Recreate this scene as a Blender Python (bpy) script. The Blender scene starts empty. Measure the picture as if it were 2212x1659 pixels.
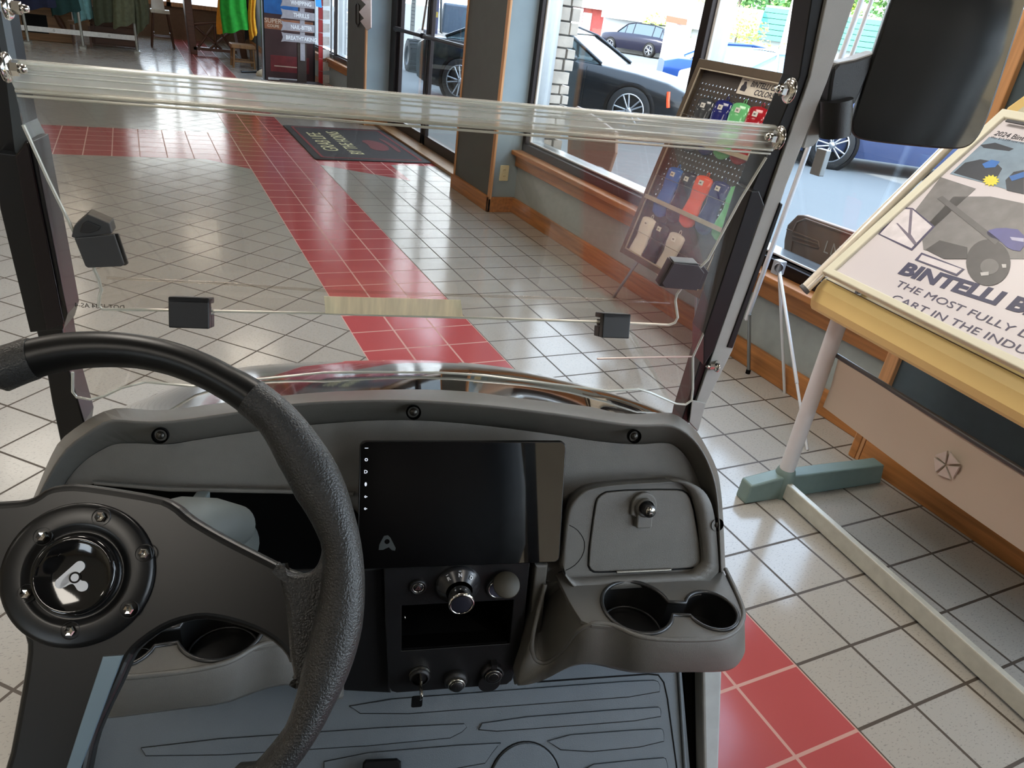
import bpy, math, random
import numpy as np
from mathutils import Matrix, Vector
random.seed(7)
PI = math.pi
SC = bpy.context.scene
COL = SC.collection

# ---------------------------------------------------------------- camera
F_PX, YAW, TILT, ROLL = 1568.887, -0.49939, 1.09836, 0.135356
CAM = np.array([-1.40194, -1.03410, 1.41870])
def rz(t): return np.array([[math.cos(t), -math.sin(t), 0], [math.sin(t), math.cos(t), 0], [0, 0, 1.]])
def rx(t): return np.array([[1., 0, 0], [0, math.cos(t), -math.sin(t)], [0, math.sin(t), math.cos(t)]])
RC = rz(YAW) @ rx(TILT) @ rz(ROLL)
cd = bpy.data.cameras.new('camera'); cam = bpy.data.objects.new('camera', cd); COL.objects.link(cam)
cd.sensor_width = 36; cd.lens = F_PX / 2212 * 36; cd.clip_start = .02; cd.clip_end = 500
m4 = Matrix.Identity(4)
for i in range(3):
    for j in range(3): m4[i][j] = RC[i, j]
    m4[i][3] = CAM[i]
cam.matrix_world = m4
SC.camera = cam

# ---------------------------------------------------------------- light and exposure
SC.view_settings.view_transform = 'Standard'; SC.view_settings.look = 'None'
SC.view_settings.gamma = 1; SC.view_settings.use_curve_mapping = False
SC.view_settings.exposure = 0.25
SC.cycles.use_denoising = True
SC.cycles.max_bounces = 8; SC.cycles.diffuse_bounces = 4; SC.cycles.glossy_bounces = 4
SC.cycles.transmission_bounces = 6; SC.cycles.transparent_max_bounces = 24
SC.cycles.caustics_reflective = False; SC.cycles.caustics_refractive = False
SC.cycles.sample_clamp_indirect = 8
w = bpy.data.worlds.new('sky'); SC.world = w; w.use_nodes = True
nt = w.node_tree; bg = nt.nodes['Background']
tc = nt.nodes.new('ShaderNodeTexCoord'); sx = nt.nodes.new('ShaderNodeSeparateXYZ'); cr = nt.nodes.new('ShaderNodeValToRGB')
nt.links.new(tc.outputs['Generated'], sx.inputs[0]); nt.links.new(sx.outputs['Z'], cr.inputs[0]); nt.links.new(cr.outputs[0], bg.inputs[0])
cr.color_ramp.elements[0].position = 0.0; cr.color_ramp.elements[0].color = (.90, .95, 1, 1)
cr.color_ramp.elements[1].position = .6; cr.color_ramp.elements[1].color = (.58, .75, 1, 1)
bg.inputs[1].default_value = 7.0
sl = bpy.data.lights.new('sun', 'SUN'); sun = bpy.data.objects.new('sun', sl); COL.objects.link(sun)
sl.energy = 11; sl.angle = .009; sl.color = (1, .95, .86)
sun.rotation_euler = (0, math.radians(-53), math.radians(-6))   # from behind the building, high
def area(name, loc, sx_, sy_, energy, color=(1, .96, .88), rot=(0, 0, 0)):
    l = bpy.data.lights.new(name, 'AREA'); o = bpy.data.objects.new(name, l); COL.objects.link(o)
    l.shape = 'RECTANGLE'; l.size = sx_; l.size_y = sy_; l.energy = energy; l.color = color
    o.location = loc; o.rotation_euler = rot; return o
CEIL = 2.9
LAMPS = [(-2.6, -2.2), (-2.6, 1.8), (-2.6, 5.8), (-2.6, 9.8), (-.6, -2.2), (-.4, 3.4), (-.4, 7.6), (-.6, 12.4), (-4.8, 0), (-4.8, 4), (-4.8, 8), (-4.8, 12), (-2.6, 14), (-1.5, 1.0), (.1, .9)]  # unseen ceiling lamps; last two added to light dash and cowl from above
for q in LAMPS: area('ceiling_lamp_light', (q[0], q[1], CEIL - .07), .55, 1.15, (18 if q[0] > -2 and q[1] > 0 else 12) if q[1] < 1.5 else (6 if q[1] < 5 else 1.2), (1, .93, .84))

# ---------------------------------------------------------------- measuring: photograph pixel -> point on a real surface
PHI = math.radians(-14.2)            # the cart stands turned this much against the tiles
MC = rz(PHI)
CC = np.array([0, 0, CAM[2]])        # eye point in the cart's own space (origin on the floor below it)
def ray(u, v): return RC @ np.array([(u - 1106.) / F_PX, -(v - 829.5) / F_PX, -1.])
class Pl:
    """a flat surface: origin, x axis, y axis; space 'w' (building) or 'c' (cart)"""
    def __init__(s, o, x, y, sp='w'):
        s.o = np.array(o, float); s.x = np.array(x, float); s.x /= np.linalg.norm(s.x)
        y = np.array(y, float); s.n = np.cross(s.x, y); s.n /= np.linalg.norm(s.n); s.y = np.cross(s.n, s.x); s.sp = sp
    def hit(s, u, v, h=0):
        d = ray(u, v); c = CAM
        if s.sp == 'c': d = MC.T @ d; c = CC
        return c + d * (s.n @ (s.o + s.n * h - c)) / (s.n @ d)
    def to2(s, u, v, h=0):
        p = s.hit(u, v, h) - s.o; return (float(p @ s.x), float(p @ s.y))
    def p2(s, L, h=0): return [s.to2(u, v, h) for u, v in L]
    def p3(s, L, h=0): return [s.hit(u, v, h) for u, v in L]
    def M(s, h=0):
        m = Matrix.Identity(4); o = s.o + s.n * h
        for i in range(3): m[i][0], m[i][1], m[i][2], m[i][3] = s.x[i], s.y[i], s.n[i], o[i]
        return m
def WZ(u, v, z=0): return Pl((0, 0, z), (1, 0, 0), (0, 1, 0)).hit(u, v)
def WX(u, v, x): return Pl((x, 0, 0), (0, 1, 0), (0, 0, 1)).hit(u, v)
def WY(u, v, y): return Pl((0, y, 0), (1, 0, 0), (0, 0, 1)).hit(u, v)

# ---------------------------------------------------------------- materials
def s2l(c):
    c = [x / 255. for x in c]
    return tuple([x / 12.92 if x <= .04045 else ((x + .055) / 1.055) ** 2.4 for x in c]) + (1,)
MATS = {}
def mat(name, col, rough=.5, metal=0., var=.08, nscale=30., bump=0., bscale=None, spec=.5, coat=0., emit=0., trans=0., alpha=1., stretch=None):
    if name in MATS: return MATS[name]
    m = bpy.data.materials.new(name); m.use_nodes = True; t = m.node_tree; b = t.nodes['Principled BSDF']
    c = s2l(col)
    tcn = t.nodes.new('ShaderNodeTexCoord'); n = t.nodes.new('ShaderNodeTexNoise'); n.inputs['Scale'].default_value = nscale; n.inputs['Detail'].default_value = 3
    src = tcn.outputs['Object']
    if stretch:
        mp = t.nodes.new('ShaderNodeMapping'); mp.inputs['Scale'].default_value = stretch; t.links.new(src, mp.inputs[0]); src = mp.outputs[0]
    t.links.new(src, n.inputs['Vector'])
    r = t.nodes.new('ShaderNodeMapRange'); r.inputs['From Min'].default_value = .3; r.inputs['From Max'].default_value = .7
    r.inputs['To Min'].default_value = 1 - var; r.inputs['To Max'].default_value = 1 + var
    t.links.new(n.outputs['Fac'], r.inputs['Value'])
    mx = t.nodes.new('ShaderNodeVectorMath'); mx.operation = 'SCALE'; mx.inputs[0].default_value = c[:3]
    t.links.new(r.outputs[0], mx.inputs['Scale']); t.links.new(mx.outputs[0], b.inputs['Base Color'])
    b.inputs['Roughness'].default_value = rough; b.inputs['Metallic'].default_value = metal
    b.inputs['Specular IOR Level'].default_value = spec; b.inputs['Coat Weight'].default_value = coat; b.inputs['Coat Roughness'].default_value = .04
    b.inputs['Transmission Weight'].default_value = trans; b.inputs['Alpha'].default_value = alpha
    if emit: b.inputs['Emission Color'].default_value = c; b.inputs['Emission Strength'].default_value = emit
    if bump:
        n2 = t.nodes.new('ShaderNodeTexNoise'); n2.inputs['Scale'].default_value = bscale or 900; n2.inputs['Detail'].default_value = 2
        t.links.new(tcn.outputs['Object'], n2.inputs['Vector'])
        bp = t.nodes.new('ShaderNodeBump'); bp.inputs['Strength'].default_value = bump; bp.inputs['Distance'].default_value = .002
        t.links.new(n2.outputs['Fac'], bp.inputs['Height']); t.links.new(bp.outputs[0], b.inputs['Normal'])
    MATS[name] = m; return m
def glassmat(name, tint=(255, 255, 255), refl=1.0, rough=0.0, ior=1.49):
    if name in MATS: return MATS[name]
    m = bpy.data.materials.new(name); m.use_nodes = True; t = m.node_tree
    for n in list(t.nodes): t.nodes.remove(n)
    o = t.nodes.new('ShaderNodeOutputMaterial'); mx = t.nodes.new('ShaderNodeMixShader'); tr = t.nodes.new('ShaderNodeBsdfTransparent')
    g = t.nodes.new('ShaderNodeBsdfGlossy'); f = t.nodes.new('ShaderNodeFresnel'); mu = t.nodes.new('ShaderNodeMath'); mu.operation = 'MULTIPLY'
    ge = t.nodes.new('ShaderNodeNewGeometry'); mr = t.nodes.new('ShaderNodeMapRange'); mr.inputs['To Min'].default_value = ior; mr.inputs['To Max'].default_value = 1 / ior
    t.links.new(ge.outputs['Backfacing'], mr.inputs['Value']); t.links.new(mr.outputs[0], f.inputs['IOR'])   # same reflection on leaving as on entering a flat pane
    mu.inputs[1].default_value = refl; g.inputs['Roughness'].default_value = rough
    g.inputs['Color'].default_value = (1, 1, 1, 1); tr.inputs['Color'].default_value = s2l(tint)
    nz = t.nodes.new('ShaderNodeTexNoise'); nz.inputs['Scale'].default_value = 4; bp = t.nodes.new('ShaderNodeBump'); bp.inputs['Strength'].default_value = .02
    t.links.new(nz.outputs['Fac'], bp.inputs['Height']); t.links.new(bp.outputs[0], g.inputs['Normal'])
    t.links.new(f.outputs[0], mu.inputs[0]); t.links.new(mu.outputs[0], mx.inputs[0]); t.links.new(tr.outputs[0], mx.inputs[1]); t.links.new(g.outputs[0], mx.inputs[2])
    t.links.new(mx.outputs[0], o.inputs[0]); MATS[name] = m; return m
def edgemat(name, col, tr=.6):
    """cut acrylic edge: scatters light that comes from either side"""
    if name in MATS: return MATS[name]
    m = bpy.data.materials.new(name); m.use_nodes = True; t = m.node_tree
    for n in list(t.nodes): t.nodes.remove(n)
    o = t.nodes.new('ShaderNodeOutputMaterial'); a = t.nodes.new('ShaderNodeBsdfTranslucent'); d = t.nodes.new('ShaderNodeBsdfDiffuse'); g = t.nodes.new('ShaderNodeBsdfGlossy'); x = t.nodes.new('ShaderNodeAddShader'); mx = t.nodes.new('ShaderNodeMixShader')
    nz = t.nodes.new('ShaderNodeTexNoise'); nz.inputs['Scale'].default_value = 20; rp = t.nodes.new('ShaderNodeValToRGB'); c = s2l(col); rp.color_ramp.elements[0].color = tuple(v * .85 for v in c[:3]) + (1,); rp.color_ramp.elements[1].color = c
    t.links.new(nz.outputs['Fac'], rp.inputs[0]); t.links.new(rp.outputs[0], a.inputs['Color']); t.links.new(rp.outputs[0], d.inputs['Color']); g.inputs['Roughness'].default_value = .14
    mx.inputs[0].default_value = tr; t.links.new(d.outputs[0], mx.inputs[1]); t.links.new(a.outputs[0], mx.inputs[2])
    m2 = t.nodes.new('ShaderNodeMixShader'); m2.inputs[0].default_value = .25; t.links.new(mx.outputs[0], m2.inputs[1]); t.links.new(g.outputs[0], m2.inputs[2]); t.links.new(m2.outputs[0], o.inputs[0]); MATS[name] = m; return m
class NE:
    """tiny expression helper over math nodes"""
    def __init__(s, t, sock): s.t = t; s.s = sock
    def op(s, o, *a):
        n = s.t.nodes.new('ShaderNodeMath'); n.operation = o
        for i, x in enumerate((s,) + a):
            if isinstance(x, NE): s.t.links.new(x.s, n.inputs[i])
            else: n.inputs[i].default_value = x
        return NE(s.t, n.outputs[0])
    def __add__(s, o): return s.op('ADD', o)
    def __sub__(s, o): return s.op('SUBTRACT', o)
    def __mul__(s, o): return s.op('MULTIPLY', o)
    def gt(s, o): return s.op('GREATER_THAN', o)
    def lt(s, o): return s.op('LESS_THAN', o)
    def mx(s, o): return s.op('MAXIMUM', o)
    def mn(s, o): return s.op('MINIMUM', o)
    def line(s):                      # distance to the nearest whole number
        return (s + .5).op('FRACT').op('SUBTRACT', .5).op('ABSOLUTE')
    def inv(s): return NE(s.t, s.s) * -1 + 1
def wood(name, c1, c2, axis='y', rough=.45):
    if name in MATS: return MATS[name]
    st = {'y': (14, .8, 14), 'z': (14, 14, .8), 'x': (.8, 14, 14)}[axis]
    m = mat(name, c1, rough, 0, .28, 3.2, stretch=st); return m

# ---------------------------------------------------------------- mesh building
class MB:
    def __init__(s): s.V = []; s.F = []; s.I = []; s.S = []
    def add(s, V, Fc, mi=0, sm=False, M=None):
        k = len(s.V)
        for p in V:
            p = Vector(tuple(float(x) for x in p))
            s.V.append(tuple(M @ p) if M is not None else tuple(p))
        for f in Fc: s.F.append([k + i for i in f]); s.I.append(mi); s.S.append(sm)
        return s
    def box(s, x0, x1, y0, y1, z0, z1, mi=0, M=None):
        V = [(x, y, z) for z in (z0, z1) for y in (y0, y1) for x in (x0, x1)]
        return s.add(V, [(0, 2, 3, 1), (4, 5, 7, 6), (0, 1, 5, 4), (2, 6, 7, 3), (0, 4, 6, 2), (1, 3, 7, 5)], mi, False, M)
    def tube(s, pts, r, n=12, mi=0, closed=False, caps=True, M=None, ry=None, up=None):
        P = [Vector(tuple(float(x) for x in p)) for p in pts]; N = len(P)
        R = r if hasattr(r, '__len__') else [r] * N
        T = []
        for i in range(N):
            a = P[(i - 1) % N] if (closed or i) else P[0]; b = P[(i + 1) % N] if (closed or i < N - 1) else P[-1]
            T.append((b - a).normalized())
        u = Vector(up) if up else (Vector((0, 0, 1)) if abs(T[0].z) < .9 else Vector((1, 0, 0)))
        V = []; prev = None
        for i in range(N):
            x = (u - T[i] * u.dot(T[i])).normalized() if (prev is None or up) else (prev - T[i] * prev.dot(T[i])).normalized()
            prev = x; y = T[i].cross(x)
            for k in range(n):
                a = 2 * PI * k / n; V.append(P[i] + x * (math.cos(a) * R[i]) + y * (math.sin(a) * (ry if ry else R[i])))
        Fc = []
        for i in range(N if closed else N - 1):
            j = (i + 1) % N
            for k in range(n): Fc.append((i * n + k, i * n + (k + 1) % n, j * n + (k + 1) % n, j * n + k))
        s.add(V, Fc, mi, True, M)
        if caps and not closed:
            s.add([V[k] for k in range(n)], [tuple(reversed(range(n)))], mi, False, M); s.add([V[(N - 1) * n + k] for k in range(n)], [tuple(range(n))], mi, False, M)
        return s
    def cyl(s, p0, p1, r, n=20, mi=0, r1=None, M=None): return s.tube([p0, p1], [r, r if r1 is None else r1], n, mi, M=M)
    def lathe(s, prof, n=32, mi=0, M=None, sm=True, cap=False):
        V = []; Fc = []
        for (r, z) in prof:
            for k in range(n): a = 2 * PI * k / n; V.append((r * math.cos(a), r * math.sin(a), z))
        for i in range(len(prof) - 1):
            for k in range(n): Fc.append((i * n + k, i * n + (k + 1) % n, (i + 1) * n + (k + 1) % n, (i + 1) * n + k))
        s.add(V, Fc, mi, sm, M)
        if cap and prof[-1][0] > 1e-4: s.add(V[-n:], [tuple(range(n))], mi, False, M)
        if cap and prof[0][0] > 1e-4: s.add(V[:n], [tuple(reversed(range(n)))], mi, False, M)
        return s
    def prism(s, poly, vec, mi=0, M=None):
        n = len(poly); P = [Vector(tuple(float(x) for x in p)) for p in poly]; v = Vector(tuple(float(x) for x in vec))
        return s.add(P + [p + v for p in P], [tuple(reversed(range(n))), tuple(range(n, 2 * n))] + [(i, (i + 1) % n, n + (i + 1) % n, n + i) for i in range(n)], mi, False, M)
    def loft(s, rows, mi=0, closed=False, sm=True, M=None):
        n = len(rows[0]); V = [p for r in rows for p in r]; Fc = []
        for i in range(len(rows) - 1):
            for k in range(n if closed else n - 1): Fc.append((i * n + k, i * n + (k + 1) % n, (i + 1) * n + (k + 1) % n, (i + 1) * n + k))
        return s.add(V, Fc, mi, sm, M)
    def plate(s, outer, holes=(), depth=.01, bevel=0., M=None, mi=0, res=2, sm=False):
        """filled flat outline with holes and rounded edges; z from 0 to depth"""
        c = bpy.data.curves.new('t', 'CURVE'); c.dimensions = '2D'; c.fill_mode = 'BOTH'
        for L in [outer] + list(holes):
            sp = c.splines.new('POLY'); sp.points.add(len(L) - 1); sp.use_cyclic_u = True
            for i, q in enumerate(L): sp.points[i].co = (q[0], q[1], 0, 1)
        c.extrude = max(depth / 2 - bevel, 0); c.bevel_depth = bevel; c.bevel_resolution = res; c.offset = -bevel
        o = bpy.data.objects.new('t', c); COL.objects.link(o)
        dg = bpy.context.evaluated_depsgraph_get(); me = bpy.data.meshes.new_from_object(o.evaluated_get(dg))
        V = [(v.co.x, v.co.y, v.co.z + depth / 2) for v in me.vertices]; Fc = [tuple(p.vertices) for p in me.polygons]
        s.add(V, Fc, mi, sm, M); bpy.data.objects.remove(o); bpy.data.curves.remove(c); bpy.data.meshes.remove(me)
        return s
    def text(s, txt, size, M, mi=0, ext=.0004, align='CENTER', shear=0., off=0., sx=1., sp=1., ls=1.):
        c = bpy.data.curves.new('t', 'FONT'); c.body = txt; c.size = size; c.extrude = ext; c.align_x = align; c.align_y = 'CENTER'; c.shear = shear; c.offset = off
        c.space_character = sp; c.space_line = ls; c.resolution_u = 3
        o = bpy.data.objects.new('t', c); COL.objects.link(o)
        dg = bpy.context.evaluated_depsgraph_get(); me = bpy.data.meshes.new_from_object(o.evaluated_get(dg))
        s.add([(v.co.x * sx, v.co.y, v.co.z) for v in me.vertices], [tuple(p.vertices) for p in me.polygons], mi, False, M)
        bpy.data.objects.remove(o); bpy.data.curves.remove(c); bpy.data.meshes.remove(me)
        return s
    def build(s, name, mats, parent=None, space=None, bevel=0., seg=2, sub=0, auto=False, **kw):
        """link as one mesh; space: matrix from the building's vertex space into the parent's space"""
        if not isinstance(mats, (list, tuple)): mats = [mats]
        V = [Vector(v) for v in s.V]
        if parent is not None:
            inv = worldof(parent).inverted() @ (space if space is not None else rootof(parent))
            V = [inv @ v for v in V]
        lo = Vector([min(v[i] for v in V) for i in range(3)]); hi = Vector([max(v[i] for v in V) for i in range(3)])
        c = Vector(((lo.x + hi.x) / 2, (lo.y + hi.y) / 2, lo.z))
        me = bpy.data.meshes.new(name); me.from_pydata([tuple(v - c) for v in V], [], s.F)
        for m in mats: me.materials.append(m)
        me.polygons.foreach_set('material_index', s.I); me.polygons.foreach_set('use_smooth', s.S); me.update()
        o = bpy.data.objects.new(name, me); COL.objects.link(o); o.location = c
        if parent is not None: o.parent = parent
        if bevel:
            b = o.modifiers.new('bevel', 'BEVEL'); b.width = bevel; b.segments = seg; b.limit_method = 'ANGLE'; b.angle_limit = .6
        if sub:
            b = o.modifiers.new('sub', 'SUBSURF'); b.levels = b.render_levels = sub
        for k, v in kw.items(): o[k] = v
        return o
def loc4(o):
    return Matrix.Translation(o.location) @ o.rotation_euler.to_matrix().to_4x4()
def worldof(o):
    m = loc4(o)
    while o.parent: o = o.parent; m = loc4(o) @ m
    return m
def rootof(o):
    while o.parent: o = o.parent
    return loc4(o)
I4 = Matrix.Identity(4)
def thing(name, label, cat, loc=(0, 0, 0), rot=0., group=None):
    o = bpy.data.objects.new(name, None); COL.objects.link(o); o.location = tuple(float(x) for x in loc); o.rotation_euler = (0, 0, rot)
    o.empty_display_size = .1; o['label'] = label; o['category'] = cat
    if group: o['group'] = group
    return o
def T(x, y, z, r=0., ax='Z'): return Matrix.Translation((float(x), float(y), float(z))) @ Matrix.Rotation(r, 4, ax)
def frame(o, x, y):
    x = Vector(x).normalized(); z = x.cross(Vector(y)).normalized(); y = z.cross(x); m = Matrix.Identity(4)
    for i in range(3): m[i][0], m[i][1], m[i][2], m[i][3] = x[i], y[i], z[i], o[i]
    return m
def resample(L, n):
    L = [np.array(p, float) for p in L]; d = [0.]
    for a, b in zip(L, L[1:]): d.append(d[-1] + float(np.linalg.norm(b - a)))
    out = []
    for k in range(n):
        t = d[-1] * k / (n - 1); i = 0
        while i < len(d) - 2 and d[i + 1] < t: i += 1
        f = (t - d[i]) / max(d[i + 1] - d[i], 1e-9); out.append(L[i] * (1 - f) + L[i + 1] * f)
    return out
def smooth(L, it=2, closed=False):
    """corner cutting"""
    L = [np.array(p, float) for p in L]
    for _ in range(it):
        o = [] if closed else [L[0]]; n = len(L)
        for i in range(n if closed else n - 1):
            a, b = L[i], L[(i + 1) % n]; o += [a * .75 + b * .25, a * .25 + b * .75]
        if not closed: o.append(L[-1])
        L = o
    return L
def circ(cx, cy, rx_, ry_=None, n=32, a0=0, a1=2 * PI):
    ry_ = rx_ if ry_ is None else ry_
    return [(cx + rx_ * math.cos(a0 + (a1 - a0) * i / n), cy + ry_ * math.sin(a0 + (a1 - a0) * i / n)) for i in range(n)]
def rrect(x0, x1, y0, y1, r, n=5):
    o = []
    for cx, cy, a in ((x1 - r, y1 - r, 0), (x0 + r, y1 - r, PI / 2), (x0 + r, y0 + r, PI), (x1 - r, y0 + r, 1.5 * PI)):
        for i in range(n + 1): t = a + PI / 2 * i / n; o.append((cx + r * math.cos(t), cy + r * math.sin(t)))
    return o

# ================================================================ THE ROOM
TL = .2032
def floor_material():
    m = bpy.data.materials.new('floor_tiles'); m.use_nodes = True; t = m.node_tree; b = t.nodes['Principled BSDF']
    tc = t.nodes.new('ShaderNodeTexCoord'); sp = t.nodes.new('ShaderNodeSeparateXYZ'); geo = t.nodes.new('ShaderNodeNewGeometry')
    t.links.new(geo.outputs['Position'], sp.inputs[0])
    u = NE(t, sp.outputs['X']) * (1 / TL); v = NE(t, sp.outputs['Y']) * (1 / TL)
    g1 = u.line().mn(v.line()).lt(.021)
    a = (u + 6.56 + v - 16.49) * (1 / math.sqrt(2)); d = (u + 6.56 - v + 16.49) * (1 / math.sqrt(2))
    g2 = a.line().mn(d.line()).lt(.019)
    left = u.lt(-3); band = u.gt(-3) * u.lt(0)
    cross = v.gt(28) * v.lt(34)
    lch = left * u.gt(-4.6) * (u + v - 23.4).gt(0) * v.lt(30)
    rch = u.gt(0) * u.lt(3.3) * (u * .8 + v - 27.6).gt(0) * v.lt(30)
    red = band.mx(cross).mx(lch).mx(rch)
    diag = left * red.inv()
    g = diag * g2 + diag.inv() * g1
    def noise(sc, det, vec=None, stretch=None):
        n = t.nodes.new('ShaderNodeTexNoise'); n.inputs['Scale'].default_value = sc; n.inputs['Detail'].default_value = det
        mp = t.nodes.new('ShaderNodeMapping'); mp.inputs['Scale'].default_value = stretch or (1, 1, 1); mp.inputs['Rotation'].default_value = (0, 0, .5)
        t.links.new(geo.outputs['Position'], mp.inputs[0]); t.links.new(mp.outputs[0], n.inputs['Vector']); return NE(t, n.outputs['Fac'])
    fleck = noise(105, 4, stretch=(1, 2.1, 1)).gt(.615); cloud = noise(3, 3)
    def mix(f, A, B):
        n = t.nodes.new('ShaderNodeMix'); n.data_type = 'RGBA'; t.links.new(f.s, n.inputs[0])
        for i, x in ((6, A), (7, B)):
            if isinstance(x, tuple): n.inputs[i].default_value = x
            else: t.links.new(x, n.inputs[i])
        return n.outputs[2]
    grey = mix(fleck * .5, s2l((168, 165, 159)), s2l((112, 112, 111)))
    grey = mix(cloud * .35, grey, s2l((144, 141, 134)))
    redc = mix(cloud * .3, s2l((176, 84, 86)), s2l((154, 68, 72)))
    tile = mix(red, grey, redc)
    gro = mix(red, s2l((72, 64, 56)), s2l((190, 146, 136)))
    base = mix(g, tile, gro)
    t.links.new(base, b.inputs['Base Color'])
    rg = g * .4 + (noise(8, 2) * .1) + .11
    t.links.new(rg.s, b.inputs['Roughness']); b.inputs['Specular IOR Level'].default_value = .55
    bp = t.nodes.new('ShaderNodeBump'); bp.inputs['Strength'].default_value = .12; bp.inputs['Distance'].default_value = .002
    h = g.inv()
    t.links.new(h.s, bp.inputs['Height']); t.links.new(bp.outputs[0], b.inputs['Normal'])
    return m
M_floor = floor_material()
ST = dict(kind='structure')
MB().box(-7, 1.42, -5, 17.5, -.1, 0).build('floor', M_floor, **ST)
M_slate = mat('slate_paint', (84, 88, 84), .7, var=.05, nscale=8)
M_slateb = mat('dark_blue_paint', (66, 80, 88), .75, var=.05)
M_blue = mat('pale_blue_paint', (140, 155, 160), .7, var=.05, nscale=6)
M_grey = mat('grey_wallpaper', (150, 158, 156), .75, var=.05, nscale=20)
M_beige = mat('beige_wall', (206, 190, 165), .8, var=.04, nscale=5)
M_ceil = mat('ceiling_tile', (215, 212, 204), .9, var=.05, nscale=12)
M_oak = wood('oak_trim', (166, 110, 60), (120, 75, 40))
M_oakz = wood('oak_trim_upright', (190, 140, 95), (140, 95, 60), 'z')
M_bronze = mat('dark_bronze_metal', (40, 34, 34), .35, .6, var=.05)
M_alu = mat('aluminium', (150, 155, 158), .3, .85, var=.03)
M_white = mat('white_paint', (225, 225, 222), .5, var=.03)
M_pane = glassmat('window_glass', (246, 248, 248), 1.0)
MB().box(-7, 1.6, -5, 17.5, CEIL, CEIL + .1).build('ceiling', M_ceil, **ST)
MB().box(-7.1, -7, -5, 17.5, 0, CEIL).build('wall_left', M_beige, **ST)
b = MB()                                                   # wall behind the cart, narrow light; wide and side windows added to light dash
for (x0, x1) in ((-7, -6.4), (-4.9, -2.16), (-2.02, -.1), (1.15, 1.4)): b.box(x0, x1, -5.1, -5, 0, CEIL)
b.box(-6.4, -4.9, -5.1, -5, 0, .9).box(-6.4, -4.9, -5.1, -5, 2.5, CEIL).box(-2.16, -2.02, -5.1, -5, 0, 1.0).box(-2.16, -2.02, -5.1, -5, 1.34, CEIL).box(-.1, 1.15, -5.1, -5, 0, .5).box(-.1, 1.15, -5.1, -5, 2.5, CEIL)
b.build('wall_near', M_beige, **ST)
for n_, (x0, x1, z0, z1) in enumerate(((-6.4, -4.9, .9, 2.5), (-2.16, -2.02, 1.0, 1.34), (-.1, 1.15, .5, 2.5))):  # first and last are added windows, lighting the dash from behind
    f = MB(); g_ = .012 if x1 - x0 < .5 else .05
    f.box(x0, x0 + g_, -5.08, -4.98, z0, z1).box(x1 - g_, x1, -5.08, -4.98, z0, z1).box(x0, x1, -5.08, -4.98, z0, z0 + g_).box(x0, x1, -5.08, -4.98, z1 - g_, z1)
    f = f.build('window_%d' % (5 + n_), mat('dark_bronze_metal', (40, 34, 34), .35, .6), **ST)
    MB().box(x0 + g_, x1 - g_, -5.052, -5.046, z0 + g_, z1 - g_).build('pane', glassmat('window_glass', (246, 248, 248), 1.0), f, I4)
b = MB()                                                   # far wall with its window opening
b.box(-7, -1.7, 17.5, 17.6, 0, CEIL).box(.45, 1.4, 17.5, 17.6, 0, CEIL).box(-1.7, .45, 17.5, 17.6, 0, .62).box(-1.7, .45, 17.5, 17.6, 2.6, CEIL)
b.build('wall_far', mat('far_wall_paint', (120, 95, 75), .8), **ST)
f = MB(); f.box(-1.7, .45, 17.45, 17.6, .62, .7).box(-1.7, .45, 17.45, 17.6, 2.5, 2.6)
for x in (-1.7, -.65, .37): f.box(x, x + .08, 17.45, 17.6, .62, 2.6)
f = f.build('window_3', M_oakz, **ST)
MB().box(-1.65, .4, 17.54, 17.55, .66, 2.55).build('pane', M_pane, f, I4)
# right wall: sill-high wall between the columns, header above
for (y0, y1) in ((.52, 4.12), (8.75, 12.2), (-5, -.65)):
    MB().box(1.2, 1.4, y0, y1, 0, .44).build('wall_right', M_grey, **ST)
    MB().box(1.2, 1.4, y0, y1, 2.6, CEIL).build('wall_right', M_grey, **ST)
MB().box(1.2, 1.4, 4.87, 7.85, 2.35, CEIL).build('wall_right', M_grey, **ST)
MB().box(1.0, 1.4, 12.2, 17.5, 0, CEIL).build('wall_right', M_slate, **ST)
def column(x, y0, y1, dark=M_slate):
    b = MB(); b.box(x, 1.4, y0, y1, 0, CEIL)
    o = b.build('wall_right', [dark, M_blue], **ST)
    for p in o.data.polygons:
        if abs(p.normal.y) > .5: p.material_index = 1
    return o
column(.99, 4.12, 4.87); column(1.0, 7.85, 8.75); column(1.06, -.65, .52, M_slateb)
def strip(name, x0, x1, y0, y1, z0, z1, m): return MB().box(x0, x1, y0, y1, z0, z1).build(name, m, bevel=.004, **ST)
strip('trim_1', .972, .992, 4.085, 4.13, .1, CEIL, M_oakz)          # corner strips of the columns
strip('trim_2', .978, .99, 4.86, 4.885, .1, CEIL, M_oakz)
strip('trim_3', .98, 1.0, 7.82, 7.87, 0, CEIL, M_oakz)
strip('trim_4', 1.035, 1.062, .505, .555, 0, CEIL, M_oakz)
BH = .115
for (x0, x1, y0, y1) in ((1.175, 1.2, .52, 4.12), (.965, .99, 4.09, 4.9), (.965, 1.2, 4.09, 4.12), (.975, 1.0, 7.84, 8.78), (1.0, 1.3, 7.82, 7.85), (1.175, 1.2, 8.75, 12.2), (.975, 1.0, 12.2, 17.5), (1.03, 1.06, -.65, .5), (1.03, 1.2, .52, .55)):
    strip('baseboard_right', x0, x1, y0, y1, 0, BH, M_oak)
for i, (y0, y1) in enumerate(((.55, 4.12), (8.75, 12.2), (-5, -.65))):
    b = MB(); b.box(1.13, 1.26, y0, y1, .442, .475).box(1.172, 1.2, y0, y1, .355, .442)
    b.build('trim_%d' % (5 + i), M_oak, bevel=.006, **ST)
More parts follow.
